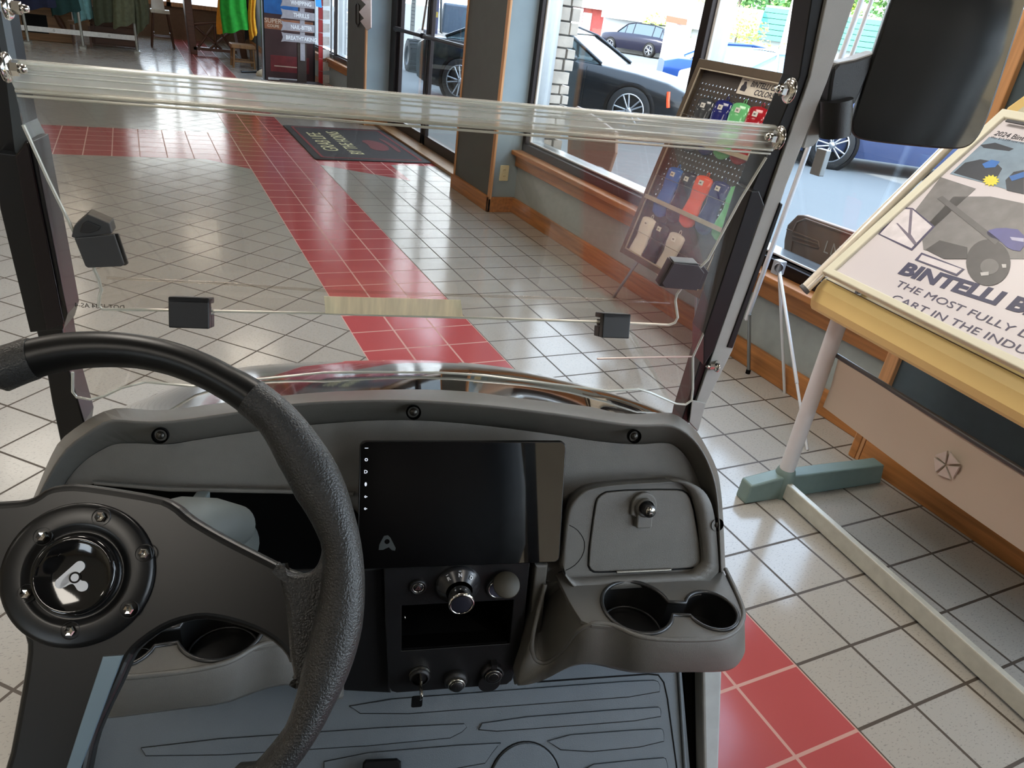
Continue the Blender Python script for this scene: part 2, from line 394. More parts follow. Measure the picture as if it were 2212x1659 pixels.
def window(n, y0, y1, mull, z0=.475, z1=2.6):
    f = MB()
    for (a, c) in [(y0, y0 + .05), (y1 - .05, y1)] + [(m - .03, m + .03) for m in mull]:
        f.box(1.215, 1.25, a, c, z0, z1).box(1.25, 1.38, a + .006, c - .006, z0, z1, 1)
    f.box(1.215, 1.25, y0, y1, z0, z0 + .055).box(1.25, 1.38, y0, y1, z0, z0 + .07, 1).box(1.25, 1.262, y0, y1, z0 + .055, z0 + .075, 2)
    f.box(1.215, 1.38, y0, y1, z1 - .06, z1)
    for (a, c) in [(y1 - .05, y1)] + [(m - .03, m + .03) for m in mull]: f.box(1.25, 1.268, a - .016, a + .006, z0, z1, 2)
    o = f.build('window_%d' % n, [M_bronze, M_alu, M_white], bevel=.003, **ST)
    MB().box(1.298, 1.304, y0 + .02, y1 - .02, z0 + .03, z1 - .03).build('pane', M_pane, o, I4)
window(1, .55, 4.12, [2.27]); window(2, 8.75, 12.2, [10.4]); window(4, -5, -.65, [-2.8])
# glass double door in its recess
f = MB()
for (a, c) in ((4.87, 4.95), (7.66, 7.85)): f.box(1.27, 1.37, a, c, 0, 2.35)
f.box(1.27, 1.37, 4.87, 7.85, 2.25, 2.35)
door = f.build('door_1', [M_bronze], bevel=.004, **ST)
for (a, c) in ((4.97, 6.63), (6.66, 7.64)):
    l = MB(); l.box(1.3, 1.34, a, a + .06, .02, 2.22).box(1.3, 1.34, c - .06, c, .02, 2.22).box(1.3, 1.34, a, c, .02, .13).box(1.3, 1.34, a, c, 2.12, 2.22)
    l.box(1.3, 1.34, a, a + .012, .02, 2.22, 1)
    l = l.build('door_leaf', [M_bronze, M_alu], door, I4, bevel=.003)
    MB().box(1.317, 1.323, a + .03, c - .03, .1, 2.15).build('pane', M_pane, l, I4)
    MB().tube([(1.24, a + .03, 1.075), (1.24, c - .03, 1.075)], .019, 10).box(1.24, 1.3, a + .02, a + .06, 1.05, 1.1).box(1.24, 1.3, c - .06, c - .02, 1.05, 1.1).build('push_bar', M_bronze, l, I4)
MB().box(1.12, 1.38, 4.87, 7.85, 0, .03).build('trim_8', wood('worn_oak', (150, 115, 80), (90, 60, 40)), bevel=.006, **ST)
# ceiling lamps
for q in LAMPS:
    o = thing('ceiling_light', 'white rectangular ceiling light panel in the showroom ceiling', 'ceiling light', (q[0], q[1], CEIL - .05), 0, 'ceiling lights')
    b = MB(); b.plate(rrect(-.31, .31, -.61, .61, .01), [rrect(-.27, .27, -.57, .57, .01)], .05); b.build('frame', M_white, o)
    MB().box(-.27, .27, -.57, .57, .012, .03).build('diffuser', mat('lamp_diffuser', (255, 246, 230), .5, emit=3), o)
# outlet
p = WY(1092, 376, 4.09)
o = thing('wall_outlet', 'cream double wall outlet low on the pale blue column side', 'outlet', (p[0], 4.12, p[2] - .058))
M_cream = mat('cream_plastic', (222, 210, 170), .4, var=.02)
MB().plate(rrect(-.037, .037, 0, .118, .006), [], .006, .002, M=Matrix.Rotation(PI / 2, 4, 'X')).build('cover_plate', M_cream, o)
for z in (.035, .083):
    r = MB().plate(circ(0, z, .015, .013, 20), [], .009, .001, M=Matrix.Rotation(PI / 2, 4, 'X')).build('receptacle', M_cream, o)
    MB().box(-.007, -.005, -.0105, -.009, z - .002, z + .006).box(.005, .007, -.0105, -.009, z - .002, z + .006).build('slot', mat('black_hole', (12, 12, 12), .8), o)

# ================================================================ door mat
o = thing('door_mat', 'dark rubber door mat with red border and cream lettering at glass door', 'mat', (.56, 6.64, 0))
M_mat = mat('mat_pile', (52, 50, 52), .95, var=.15, nscale=120, bump=.4, bscale=500)
M_matr = mat('mat_red', (120, 50, 52), .95, var=.12, nscale=120)
M_matc = mat('mat_cream', (196, 190, 150), .95, var=.1, nscale=120)
MB().plate(rrect(-.56, .56, -.84, .86, .03), [], .01, .004).build('rubber_backing', mat('mat_rubber', (34, 30, 32), .7), o)
b = MB(); b.plate(rrect(-.49, .49, -.77, .79, .03), [rrect(-.465, .465, -.745, .765, .03)], .002, M=T(0, 0, .0095)); b.build('border', M_matr, o)
b = MB(); b.plate(rrect(-.465, .465, -.745, .765, .03), [], .002, M=T(0, 0, .009)); b.build('pile', M_mat, o)
Mt = frame((-.31, 0, .0125), (0, 1, 0), (-1, 0, 0)); b = MB(); b.text('GRAB LIFE', .21, Mt, ext=.0006, off=.0, sx=.98)
Mt = frame((-.09, 0, .0125), (0, 1, 0), (-1, 0, 0)); b.text('BY THE HORNS', .19, Mt, ext=.0006, off=.0, sx=.88); b.build('lettering', M_matc, o)
b = MB()
for pts in ([(.1, -.3), (.2, -.38), (.3, -.3), (.33, -.1), (.3, .1), (.2, .2), (.1, .12), (.14, -.05)], [(.35, -.45), (.42, -.3), (.4, .2), (.34, .35), (.36, 0)]):
    b.plate(smooth(pts, 2, True), [], .0015, M=T(0, 0, .011))
b.build('emblem', mat('mat_dull_red', (104, 54, 56), .95, var=.12, nscale=120), o)

# ================================================================ THE CART
cart = thing('golf_cart', 'black and grey golf cart seen from its driver seat with folding windshield', 'golf cart', (CAM[0], CAM[1], 0), PHI)
M_blk = mat('black_plastic', (24, 24, 25), .33, var=.06, nscale=60, bump=.25, bscale=1400)
M_dash = mat('charcoal_dash_plastic', (97, 95, 90), .33, var=.05, nscale=40, bump=.3, bscale=1500)
M_dark = mat('dark_interior_plastic', (12, 12, 13), .6, var=.05, spec=.15)
M_rub = mat('wheel_grip_rubber', (43, 43, 42), .34, var=.06, bump=.45, bscale=700)
M_gloss = mat('gloss_black_plastic', (12, 12, 13), .08, var=.02, coat=.6)
M_hood = mat('black_gloss_bodywork', (10, 10, 12), .03, 0, var=.02, coat=1.0, spec=1.0)
M_chrome = mat('chrome', (235, 232, 225), .07, 1, var=.01)
M_steel = mat('steel', (170, 168, 160), .25, 1, var=.03)
M_strutg = mat('grey_powder_coat', (172, 172, 168), .45, 0, var=.04, bump=.1)
M_strutb = mat('black_powder_coat', (16, 16, 17), .3, var=.04)
M_strutm = mat('slate_powder_coat', (70, 76, 80), .45, var=.04)
M_acr = glassmat('clear_acrylic', (248, 246, 243), .85)
M_acr2 = mat('thick_acrylic', (248, 246, 236), .08, var=.05, spec=1., alpha=.34)
M_edge = edgemat('acrylic_cut_edge', (250, 252, 244))
M_label = mat('white_print', (222, 222, 224), .5, var=.01)
D0 = Pl((0, .76, .80), (1, 0, 0), (0, math.sin(math.radians(20)), math.cos(math.radians(20))), 'c')
def DP(L, h): return D0.p3(L, h)
def PX(u, v, p): return p.hit(u, v)
def CY(y): return Pl((0, y, 0), (1, 0, 0), (0, 0, 1), 'c')
def CZ(z): return Pl((0, 0, z), (1, 0, 0), (0, 1, 0), 'c')
C4 = rootof(cart)
NR = 90
o0 = [(58, 1110), (74, 1071), (94, 1021), (110, 985), (128, 950), (177, 914), (213, 892), (246, 882), (264, 880), (347, 889), (485, 869), (615, 854), (700, 846), (874, 840), (1007, 844), (1134, 862), (1279, 878), (1315, 889), (1369, 896), (1449, 889), (1470, 901), (1500, 923), (1520, 954), (1551, 1014), (1558, 1064), (1562, 1110), (1567, 1229)]
o1 = [(66, 1110), (84, 1071), (105, 1030), (125, 995), (150, 962), (190, 935), (225, 910), (242, 905), (307, 912), (362, 912), (506, 892), (600, 876), (700, 867), (881, 863), (1062, 876), (1206, 894), (1300, 909), (1380, 920), (1441, 916), (1470, 926), (1496, 946), (1518, 975), (1538, 1020), (1548, 1064), (1552, 1110), (1558, 1235)]
o2 = [(104, 1110), (120, 1075), (137, 1053), (155, 1024), (180, 998), (203, 981), (230, 966), (253, 957), (307, 957), (362, 961), (434, 948), (560, 930), (700, 914), (845, 905), (989, 912), (1170, 934), (1279, 952), (1373, 961), (1441, 954), (1466, 968), (1490, 998), (1509, 1040), (1524, 1100), (1536, 1170), (1542, 1243)]
def rs(L, h, n=NR): return resample(DP([tuple(q) for q in smooth(L, 2)], h), n)
r0, r1, r2 = rs(o0, -.085), rs(o1, .010), rs(o2, -.030)
lip = [a * .9 + b * .1 + D0.n * .003 for a, b in zip(r1, r0)]
rm = [a * .88 + b * .12 for a, b in zip(r1, r2)]
down = [p + np.array([0, .05, -.12]) for p in r0]
rin = [p - D0.n * .012 for p in r2]
b = MB(); b.loft([down, r0, lip, r1, rm, r2, rin], 0, sm=True)
dash = b.build('dashboard', [M_dash], cart, C4)
# recessed face
face = [tuple(q) for q in smooth(o2, 2)]
c2 = D0.p2(face, -.030)
cen = (c2[0][0] + c2[-1][0]) / 2
poly = c2 + D0.p2([(1546, 1262), (1185, 1264), (1180, 1226), (800, 1234), (690, 1300), (160, 1300), (104, 1200)], -.024)
MB().plate(poly, [], .012, 0, M=D0.M(-.040)).build('face_panel', M_dash, dash, C4)
# bolts sunk in the rim
for q in ((347, 940), (893, 890), (1369, 942), (1547, 1132)):
    p = D0.hit(q[0], q[1], .004); c = MB(); m = frame(p, (1, 0, 0), D0.y)
    c.lathe([(.0095, .0045), (.0095, -.002), (.0075, -.003), (.0075, .003)], 20, 0, m).lathe([(.0001, .004), (.0045, .004), (.005, .001)], 12, 1, m)
    c.build('bolt_well', [M_dark, mat('dark_steel', (60, 58, 54), .35, .8)], dash, C4)
# flat black plate painting the dark of the opening around the steering column
ow = D0.p2([(190, 1050), (203, 1046), (362, 1061), (611, 1066), (775, 1072), (790, 1250), (600, 1260), (300, 1300), (160, 1260), (120, 1120)], -.02)
MB().plate(smooth(ow, 1, True), [], .003, 0, M=D0.M(-.0235)).build('column_opening_shade', mat('black_recess', (4, 4, 4), .9, spec=.05), dash, C4)
lw = D0.p2([(195, 1042), (362, 1055), (611, 1060), (765, 1066), (765, 1074), (611, 1069), (362, 1065), (200, 1050)], -.01)
MB().plate(lw, [], .01, .002, M=D0.M(-.024)).build('opening_lip', M_dash, dash, C4)
# ---- screen
S1 = Pl(D0.o, D0.x, D0.y, 'c')
sc_ = S1.p2([(768, 953), (1222, 955), (1210, 1217), (780, 1228)], .022)
x0 = min(sc_[0][0], sc_[3][0]); x1 = (sc_[1][0] + sc_[2][0]) / 2; x0 = (sc_[0][0] + sc_[3][0]) / 2; y1_ = (sc_[0][1] + sc_[1][1]) / 2; y0_ = (sc_[2][1] + sc_[3][1]) / 2
b = MB(); b.plate(rrect(x0, x1, y0_, y1_, .008), [], .01, .0015, M=D0.M(.012)); b.box(x0 + .03, x1 - .03, y0_ + .02, y1_ - .02, -.03, .012, 0, D0.M(0))
scr = b.build('touch_screen', [mat('screen_bezel', (20, 20, 21), .2, .4)], cart, C4)
M_scr = mat('screen_glass', (3, 3, 4), .02, var=.01, spec=1.0, coat=.5)
b = MB(); b.plate(rrect(x0 + .0015, x1 - .0015, y0_ + .0015, y1_ - .0015, .007), [], .001, 0, M=D0.M(.0215)); b.build('glass', M_scr, scr, C4)
b = MB()
sz = x1 - x0
for i, (px, py) in enumerate(((782, 968), (782, 993), (783, 1019), (783, 1046), (782, 1073), (781, 1099))):
    a, c = D0.to2(px, py, .0225); a = x0 + .0085; m = D0.M(.0226) @ T(a, c, 0)
    if i == 0: b.box(-.0022, .0022, -.0004, .0004, 0, .0003, 0, m)
    elif i == 1: b.plate(circ(0, 0, .0022, n=6), [circ(0, 0, .0012, n=6)], .0003, 0, M=m)
    elif i == 2: b.plate([(-.0022, -.0022), (0, -.0022), (.0018, -.001), (.0018, .001), (0, .0022), (-.0022, .0022)], [[(-.0014, -.0014), (0, -.0014), (.001, 0), (0, .0014), (-.0014, .0014)]], .0003, 0, M=m)
    elif i == 3: b.plate(circ(0, 0, .0014, .0026), [], .0003, 0, M=m)
    else:
        b.plate(circ(0, 0, .0014), [circ(0, 0, .0006)], .0003, 0, M=m); b.box(.0012, .0026, -.0003, .0003, 0, .0003, 0, m)
b.build('key_icons', mat('lit_icon', (220, 225, 235), .5, emit=.5), scr, C4)
a, c = D0.to2(836, 1173, .0225)
b = MB(); m = D0.M(.0226) @ T(a, c, 0)
b.plate([(x * .008, y * .008) for x, y in [(-1.3, -1.1), (-1.2, -.2), (-.5, 1.2), (.1, 1.3), (.5, .9), (1.4, -.9), (1.3, -1.3), (.8, -1.2), (.3, -.7), (-.2, -.9), (-.6, -1.1)]], [[(x * .008, y * .008) for x, y in circ(0, .25, .42, n=20)]], .0003, 0, M=m)
b.build('badge_icon', mat('faint_icon', (48, 52, 52), .5), scr, C4)
# ---- glove box panel
raised = [(1206, 1262), (1215, 1120), (1222, 1086), (1235, 1064), (1260, 1046), (1315, 1037), (1423, 1031), (1455, 1029), (1484, 1036), (1506, 1053), (1520, 1086), (1527, 1140), (1534, 1243), (1423, 1248), (1315, 1254)]
inner = [(1210, 1258), (1220, 1130), (1230, 1092), (1245, 1072), (1268, 1056), (1318, 1047), (1423, 1041), (1455, 1040), (1478, 1047), (1495, 1064), (1506, 1094), (1516, 1150), (1522, 1240), (1423, 1245), (1315, 1251)]
ro = [tuple(q) for q in smooth(raised, 1, True)]; ri = [tuple(q) for q in smooth(inner, 1, True)]
pb = MB()
A = resample(D0.p3(ro + ro[:1], -.022), 80)[:-1]; Bm = [p + D0.n * .030 for p in A]; Cc = resample(D0.p3(ri + ri[:1], .004), 80)[:-1]; Dd = [p - D0.n * .012 for p in Cc]
pb.loft([A, Bm, Cc, Dd], 0, True)
pb.plate(D0.p2(ri, -.008), [], .004, 0, M=D0.M(-.012))
gp = pb.build('glove_box_surround', M_dash, cart, C4)
door_o = [(1286, 1092), (1293, 1073), (1315, 1061), (1456, 1058), (1480, 1062), (1494, 1082), (1510, 1168), (1515, 1207), (1509, 1222), (1485, 1228), (1300, 1235), (1279, 1234), (1270, 1218)]
dd = D0.p2([tuple(q) for q in smooth(door_o, 1, True)], -.005)
MB().plate(dd, [], .004, .0015, M=D0.M(-.0085)).build('glove_box_door', M_dash, gp, C4)
gap = D0.p2([tuple(q) for q in smooth([(1283, 1092), (1291, 1071), (1315, 1058), (1456, 1055), (1482, 1059), (1497, 1081), (1513, 1168), (1518, 1209), (1511, 1225), (1485, 1231), (1300, 1238), (1276, 1237), (1267, 1218)], 1, True)], -.0075)
MB().plate(gap, [], .0008, 0, M=D0.M(-.0082)).build('door_gap', M_dark, gp, C4)
MB().plate(D0.p2([(1331, 1233), (1450, 1228), (1450, 1232), (1331, 1238)], -.002), [], .006, .001, M=D0.M(-.006)).build('hinge_tab', M_steel, gp, C4)
a, c = D0.to2(1391, 1093, 0); m = D0.M(-.005) @ T(a, c, 0)
b = MB(); b.plate(circ(0, 0, .019, .02, 24, 0, PI) + [(-.019, -.012), (-.006, -.02), (.012, -.012), (.019, -.004)], [], .007, .002, M=m)
b.plate(rrect(-.011, .012, -.031, .0, .003), [], .011, .002, M=m, mi=0)
lk = b.build('lock_plate', M_dash, gp, C4)
b = MB(); b.lathe([(.0135, .006), (.0135, .013), (.012, .0145)], 24, 0, m @ T(0, -.001, 0)).lathe([(.0095, .012), (.0095, .026), (.0085, .0275), (.0001, .0275)], 24, 1, m @ T(0, -.001, 0))
b.lathe([(.0068, .0276), (.0068, .029), (.0001, .029)], 20, 2, m @ T(0, -.001, 0)).box(-.0028, .0028, -.0018, -.0002, .029, .0293, 3, m)
b.build('lock_cylinder', [M_dash, M_blk, M_steel, M_dark], gp, C4)
ar = [(1206, 1131), (1225, 1132), (1245, 1142), (1258, 1158), (1264, 1175), (1260, 1198), (1246, 1218), (1226, 1231), (1206, 1237)]
MB().tube(D0.p3([tuple(q) for q in smooth(ar, 1)], -.008), .0006, 6).build('round_recess', M_dark, gp, C4)
# ---- console under the screen
K0 = Pl((0, .735, .72), (1, 0, 0), (0, math.sin(math.radians(3)), math.cos(math.radians(3))), 'c')
body = [(806, 1210), (829, 1236), (832, 1348), (836, 1489), (846, 1500), (855, 1499), (1109, 1481), (1120, 1470), (1140, 1348), (1158, 1225), (1150, 1205)]
panel = [(829, 1214), (832, 1348), (841, 1486), (846, 1494), (858, 1497), (1095, 1479), (1106, 1470), (1113, 1450), (1132, 1348), (1146, 1205)]
slot = [(868, 1309), (1109, 1296), (1100, 1390), (868, 1406)]
b = MB(); b.plate(K0.p2(panel), [K0.p2(slot)], .006, .0015, M=K0.M(-.006))
con = b.build('centre_console', M_blk, cart, C4)
sb = K0.p2([(800, 1200), (815, 1330), (820, 1502), (1135, 1484), (1168, 1330), (1190, 1200)])
MB().plate(sb, [K0.p2(slot)], .07, .001, M=K0.M(-.098)).build('console_housing', M_dark, con, C4)
s2 = K0.p2(slot); cx_ = sum(q[0] for q in s2) / 4; bx = MB()
top = s2; bx.loft([[K0.o + K0.x * q[0] + K0.y * q[1] for q in s2 + s2[:1]], [K0.o + K0.x * (q[0] * .97 + cx_ * .03) + K0.y * q[1] - K0.n * .09 for q in s2 + s2[:1]]], 0, sm=False)
bx.add([K0.o + K0.x * q[0] + K0.y * q[1] - K0.n * .09 for q in s2], [(0, 1, 2, 3)], 0)
bx.build('slot_pocket', mat('black_recess', (5, 5, 5), .9), con, C4)
b = MB(); b.lathe([(.0001, .001), (.003, .001), (.003, 0)], 10, 0, frame(K0.hit(874, 1333, -.004), (0, 0, 1), (0, -1, 0))); b.build('pocket_screw', M_steel, con, C4)
# hazard button
def km(u, v, h=0): return frame(K0.hit(u, v, h), K0.x, K0.y)
b = MB(); b.lathe([(.0115, 0), (.0115, .004), (.009, .006), (.0085, .004)], 28, 0, km(903, 1265)).lathe([(.0078, .002), (.0078, .005), (.007, .0052), (.0066, .0046)], 28, 1, km(903, 1265)).lathe([(.0062, .001), (.006, .005), (.0001, .005)], 28, 0, km(903, 1265))
b.plate([(-.004, -.0028), (.004, -.0028), (0, .0042)], [[(-.0022, -.0017), (.0022, -.0017), (0, .002)]], .0004, 0, M=km(903, 1265) @ T(0, 0, .005), mi=2)
b.build('hazard_button', [M_blk, M_chrome, mat('dark_red_print', (90, 60, 60), .5)], con, C4)
# gear selector
b = MB(); m = km(989, 1262)
b.lathe([(.031, 0), (.031, .003), (.028, .006), (.020, .014), (.018, .016)], 40, 0, m)
for ch, ang, r in (('R', 128, .0245), ('N', 90, .0245), ('D', 52, .0245)):
    t = math.radians(ang); b.text(ch, .0068, m @ T(r * math.cos(t), r * math.sin(t), .0115) @ Matrix.Rotation(t - PI / 2, 4, 'Z') @ Matrix.Rotation(-.9, 4, 'X'), 1, .0002, off=.0002)
    b.box(-.0016, .0016, .0044, .0052, -.0002, .0004, 1, m @ T(r * math.cos(t), r * math.sin(t), .0105) @ Matrix.Rotation(t - PI / 2, 4, 'Z') @ Matrix.Rotation(-.9, 4, 'X'))
sel = b.build('gear_selector', [mat('dark_grey_gloss', (44, 44, 46), .25), M_label], con, C4)
b = MB(); b.lathe([(.0145, .012), (.0165, .03), (.0175, .037), (.0172, .0395), (.0150, .0415), (.0142, .0405)], 36, 0, m).lathe([(.0142, .0395), (.012, .0405), (.0001, .0405)], 30, 1, m)
b.build('selector_knob', [M_chrome, mat('knob_cap', (40, 40, 48), .2)], con, C4)
# usb socket with open cap
b = MB(); m = km(1078, 1266); b.lathe([(.0185, 0), (.0185, .004), (.0165, .006), (.0158, .0055)], 32, 0, m).lathe([(.0156, .0055), (.0156, .0062), (.0146, .0062), (.0146, .0052)], 32, 1, m).lathe([(.0145, .0052), (.0001, .0052)], 32, 2, m)
b.box(-.0065, .0065, -.005, .0015, .005, .0054, 3, m).box(-.005, .005, -.0022, -.0005, .0054, .0056, 4, m)
us = b.build('usb_socket', [M_blk, M_chrome, mat('dark_lavender', (60, 60, 72), .4), M_dark, M_label], con, C4)
b = MB(); b.lathe([(.0001, 0), (.0175, 0), (.0185, .002), (.0175, .004), (.0001, .0045)], 32, 0, km(1089, 1247) @ T(0, .0, .016) @ Matrix.Rotation(-.95, 4, 'X')); b.tube([m @ Vector((.004, .017, .003)), m @ Vector((.005, .016, .016))], .003, 8)
b.build('usb_cap', mat('brown_grey_rubber', (58, 53, 42), .6), con, C4)
# ignition, charging button, capped socket
b = MB(); m = km(906, 1457); b.lathe([(.0155, 0), (.0155, .005), (.013, .009), (.011, .009)], 30, 0, m).lathe([(.0162, .001), (.0162, .003), (.0152, .005)], 30, 1, m).lathe([(.0105, .007), (.0001, .0085)], 24, 0, m)
ign = b.build('ignition_switch', [M_blk, M_steel], con, C4)
b = MB(); b.box(-.0014, .0014, -.012, .012, .008, .024, 0, m).plate(circ(0, 0, .0115, .0085, 24), [circ(.0, .003, .0022, n=10)], .003, .0008, M=m @ T(0, 0, .0305) @ Matrix.Rotation(PI / 2, 4, 'Y') @ T(0, 0, -.0015))
b.tube([m @ Vector((0, -.004, .03)), m @ Vector((.002, -.013, .031)), m @ Vector((.001, -.024, .024)), m @ Vector((-.002, -.03, .014))], .0011, 8, 1)
b.plate(rrect(-.008, .008, -.052, -.03, .003), [], .0015, .0005, M=m @ T(-.002, 0, .01), mi=2)
b.build('ignition_key', [M_steel, M_steel, M_dark], con, C4)
b = MB(); m = km(984, 1464); b.lathe([(.0175, 0), (.0175, .006), (.015, .010), (.0125, .011)], 32, 0, m).lathe([(.0125, .010), (.0125, .0145), (.011, .016), (.0095, .016)], 32, 1, m).lathe([(.0088, .014), (.0088, .0185), (.0082, .019), (.0001, .019)], 28, 0, m).lathe([(.0094, .0165), (.0094, .0172), (.0088, .0172)], 28, 1, m)
b.box(-.0004, .0004, -.004, .004, .019, .0193, 1, m)
b.build('push_button', [M_blk, M_steel], con, C4)
b = MB(); m = km(1063, 1449); b.lathe([(.0165, 0), (.0165, .006), (.0145, .009), (.0135, .009)], 30, 0, m).lathe([(.012, .008), (.012, .012), (.0105, .0125), (.0001, .0125)], 30, 0, m).lathe([(.0125, .0118), (.0125, .0124), (.0118, .0126)], 30, 1, m).lathe([(.0078, .0126), (.0078, .0132), (.0072, .0132)], 30, 1, m)
b.box(-.004, .004, .012, .022, 0, .01, 0, m).plate(circ(-.004, -.016, .0165, n=26), [], .003, .001, M=m @ T(0, 0, .006))
b.build('power_socket', [M_blk, M_steel], con, C4)
# ---- shelves with cup holes
ZS = .72
shelf_out = CZ(ZS).p2([(1279, 1350), (1333, 1355), (1376, 1374), (1440, 1381), (1500, 1381), (1557, 1379), (1585, 1368), (1600, 1350), (1606, 1330), (1590, 1290), (1560, 1228), (1540, 1225), (1200, 1240), (1230, 1300), (1255, 1340)])
cupA, cupB = CZ(ZS).to2(1376, 1311), CZ(ZS).to2(1537, 1319)
ra, rb = .0475, .0350
def cups_outline(g=0.):
    d = math.atan2(cupB[1] - cupA[1], cupB[0] - cupA[0]); w = .011 + g
    pa = [(cupA[0] + (ra + g) * math.cos(d + t), cupA[1] + (ra + g) * math.sin(d + t)) for t in np.linspace(math.asin(w / (ra + g)), 2 * PI - math.asin(w / (ra + g)), 36)]
    pb_ = [(cupB[0] + (rb + g) * math.cos(d + PI + t), cupB[1] + (rb + g) * math.sin(d + PI + t)) for t in np.linspace(math.asin(w / (rb + g)), 2 * PI - math.asin(w / (rb + g)), 30)]
    return pa + pb_
XC = .125
ridge_px = [(1178, 1262), (1160, 1330), (1149, 1375), (1148, 1408), (1156, 1425), (1170, 1433), (1188, 1430), (1206, 1416), (1224, 1396), (1242, 1368), (1258, 1354), (1279, 1346), (1305, 1346), (1333, 1353), (1376, 1375), (1440, 1382), (1500, 1382), (1557, 1380), (1585, 1368), (1601, 1350), (1609, 1325), (1594, 1285), (1567, 1229)]
low_px = [(1160, 1300), (1140, 1380), (1112, 1478), (1120, 1482), (1140, 1479), (1160, 1474), (1180, 1466), (1200, 1456), (1224, 1444), (1240, 1438), (1258, 1435), (1279, 1435), (1305, 1440), (1336, 1448), (1376, 1455), (1440, 1453), (1500, 1452), (1557, 1452), (1583, 1446), (1600, 1430), (1611, 1400), (1612, 1360), (1572, 1260)]
R1 = []
pz = CZ(ZS)
yfront = float(pz.hit(1279, 1346)[1])
for (u, v) in ridge_px:
    if u >= 1279: R1.append(pz.hit(u, v))
    else: t = (u - 1148) / 131.; t = max(0, min(1, t)); t = t * t * (3 - 2 * t); R1.append(CY(.70 * (1 - t) + yfront * t).hit(u, v))
R1[0] = D0.hit(1178, 1262, -.006); R1[1] = D0.hit(1160, 1330, -.004); R1[2] = D0.hit(1150, 1375, 0)
R2 = []
for (u, v), r in zip(low_px, R1): R2.append(CY(float(r[1]) - .004).hit(u, v))
R2[-1] = R1[-1] + np.array([.004, .0, -.03]); R2[-2] = R1[-2] + np.array([.004, -.004, -.05]); R2[0] = R1[0] + np.array([-.004, .0, -.02])
def shelf(mir, label):
    def fx(p): return np.array([2 * XC - p[0], p[1], p[2]]) if mir else np.array(p)
    n = 110
    A = resample(smooth(R1, 2), n); Bq = resample(smooth(R2, 2), n)
    e = [a * .9 + q * .1 + np.array([0, -.003, 0]) for a, q in zip(A, Bq)]; e2 = [a * .12 + q * .88 + np.array([0, -.004, 0]) for a, q in zip(A, Bq)]
    bk = [q + np.array([0, .03, .0]) for q in Bq]
    b = MB(); b.loft([[fx(p) for p in r] for r in (A, e, e2, Bq, bk)], 0)
    # inner scoop down from the dash to the ridge
    k0 = 0; k1 = max(i for i in range(n // 2) if A[i][0] <= float(R1[11][0]) + .004)
    back = resample([D0.hit(1181, 1256, -.006), D0.hit(1210, 1255, -.006), D0.hit(1240, 1254, -.006)], k1 - k0)
    mid = [bb * .5 + aa * .5 + np.array([-.006, .055, -.02]) for bb, aa in zip(back, A[k0:k1])]
    b.loft([[fx(p) for p in r] for r in (back, mid, A[k0:k1])], 0)
    Mx = Matrix.Scale(-1, 4, (1, 0, 0)) if mir else I4; Mx = (Matrix.Translation((2 * XC, 0, 0)) @ Mx) if mir else I4
    b.plate(shelf_out, [cups_outline()], .006, .001, M=Mx @ T(0, 0, ZS - .006))
    o = b.build('side_shelf', M_dash, cart, C4)
    MB().tube([fx(p) for p in A], .0032, 8).build('shelf_lip', M_dash, o, C4)  # tube added along the ridge to catch a highlight
    r = MB(); path = [(q[0], q[1], ZS + .0005) for q in cups_outline(.001)]
    r.tube(path, .0028, 8, 0, closed=True, M=Mx); r.build('cup_holder_rim', mat('satin_black_plastic', (44, 44, 44), .3), o, C4)
    co = cups_outline(); c = MB()
    c.loft([[(q[0], q[1], ZS - .001) for q in co + co[:1]], [(q[0] * .985 + cupA[0] * .015, q[1], ZS - .046) for q in co + co[:1]]], 0, M=Mx)
    c.plate(co, [], .002, M=Mx @ T(0, 0, ZS - .048)); c.tube([(cupA[0] + .041 * math.cos(t), cupA[1] + .041 * math.sin(t), ZS - .040) for t in np.linspace(0, 2 * PI, 30)], .002, 6, M=Mx)
    c.build('cup_well', mat('cup_well_plastic', (22, 22, 22), .4), o, C4)
    return o
shelf(False, ''); shelf(True, '')
# ---- hood in front of the dash
sil = [(150, 960), (200, 915), (257, 878), (320, 850), (383, 824), (450, 802), (513, 786), (600, 779), (700, 775), (800, 772), (900, 771), (1000, 776), (1098, 787), (1192, 807), (1270, 828), (1350, 850), (1434, 889), (1490, 930)]
ha = rs(o0[4:-4], -.085, 60); ha = [p + np.array([0, .004, -.006]) for p in ha]
hs = []
S_ = [tuple(q) for q in smooth(sil, 2)]
N_ = len(S_)
for i, (u, v) in enumerate(S_):
    t = i / (N_ - 1) * 2 - 1; hs.append(CY(1.24 - .22 * t * t).hit(u, v))
hs = resample(hs, 60)
hm = [a * .5 + q * .5 + np.array([0, 0, .003]) for a, q in zip(ha, hs)]
h3 = [np.array([XC + (p[0] - XC) * .98, p[1] + .08, p[2] - .05]) for p in hs]
h4 = [np.array([XC + (p[0] - XC) * .94, p[1] + .16, p[2] - .22]) for p in hs]
h5 = [np.array([XC + (p[0] - XC) * .92, p[1] + .16, .30]) for p in hs]
b = MB(); b.loft([ha, hm, hs, h3, h4, h5], 0); b.build('front_cowl', M_hood, cart, C4, sub=1)
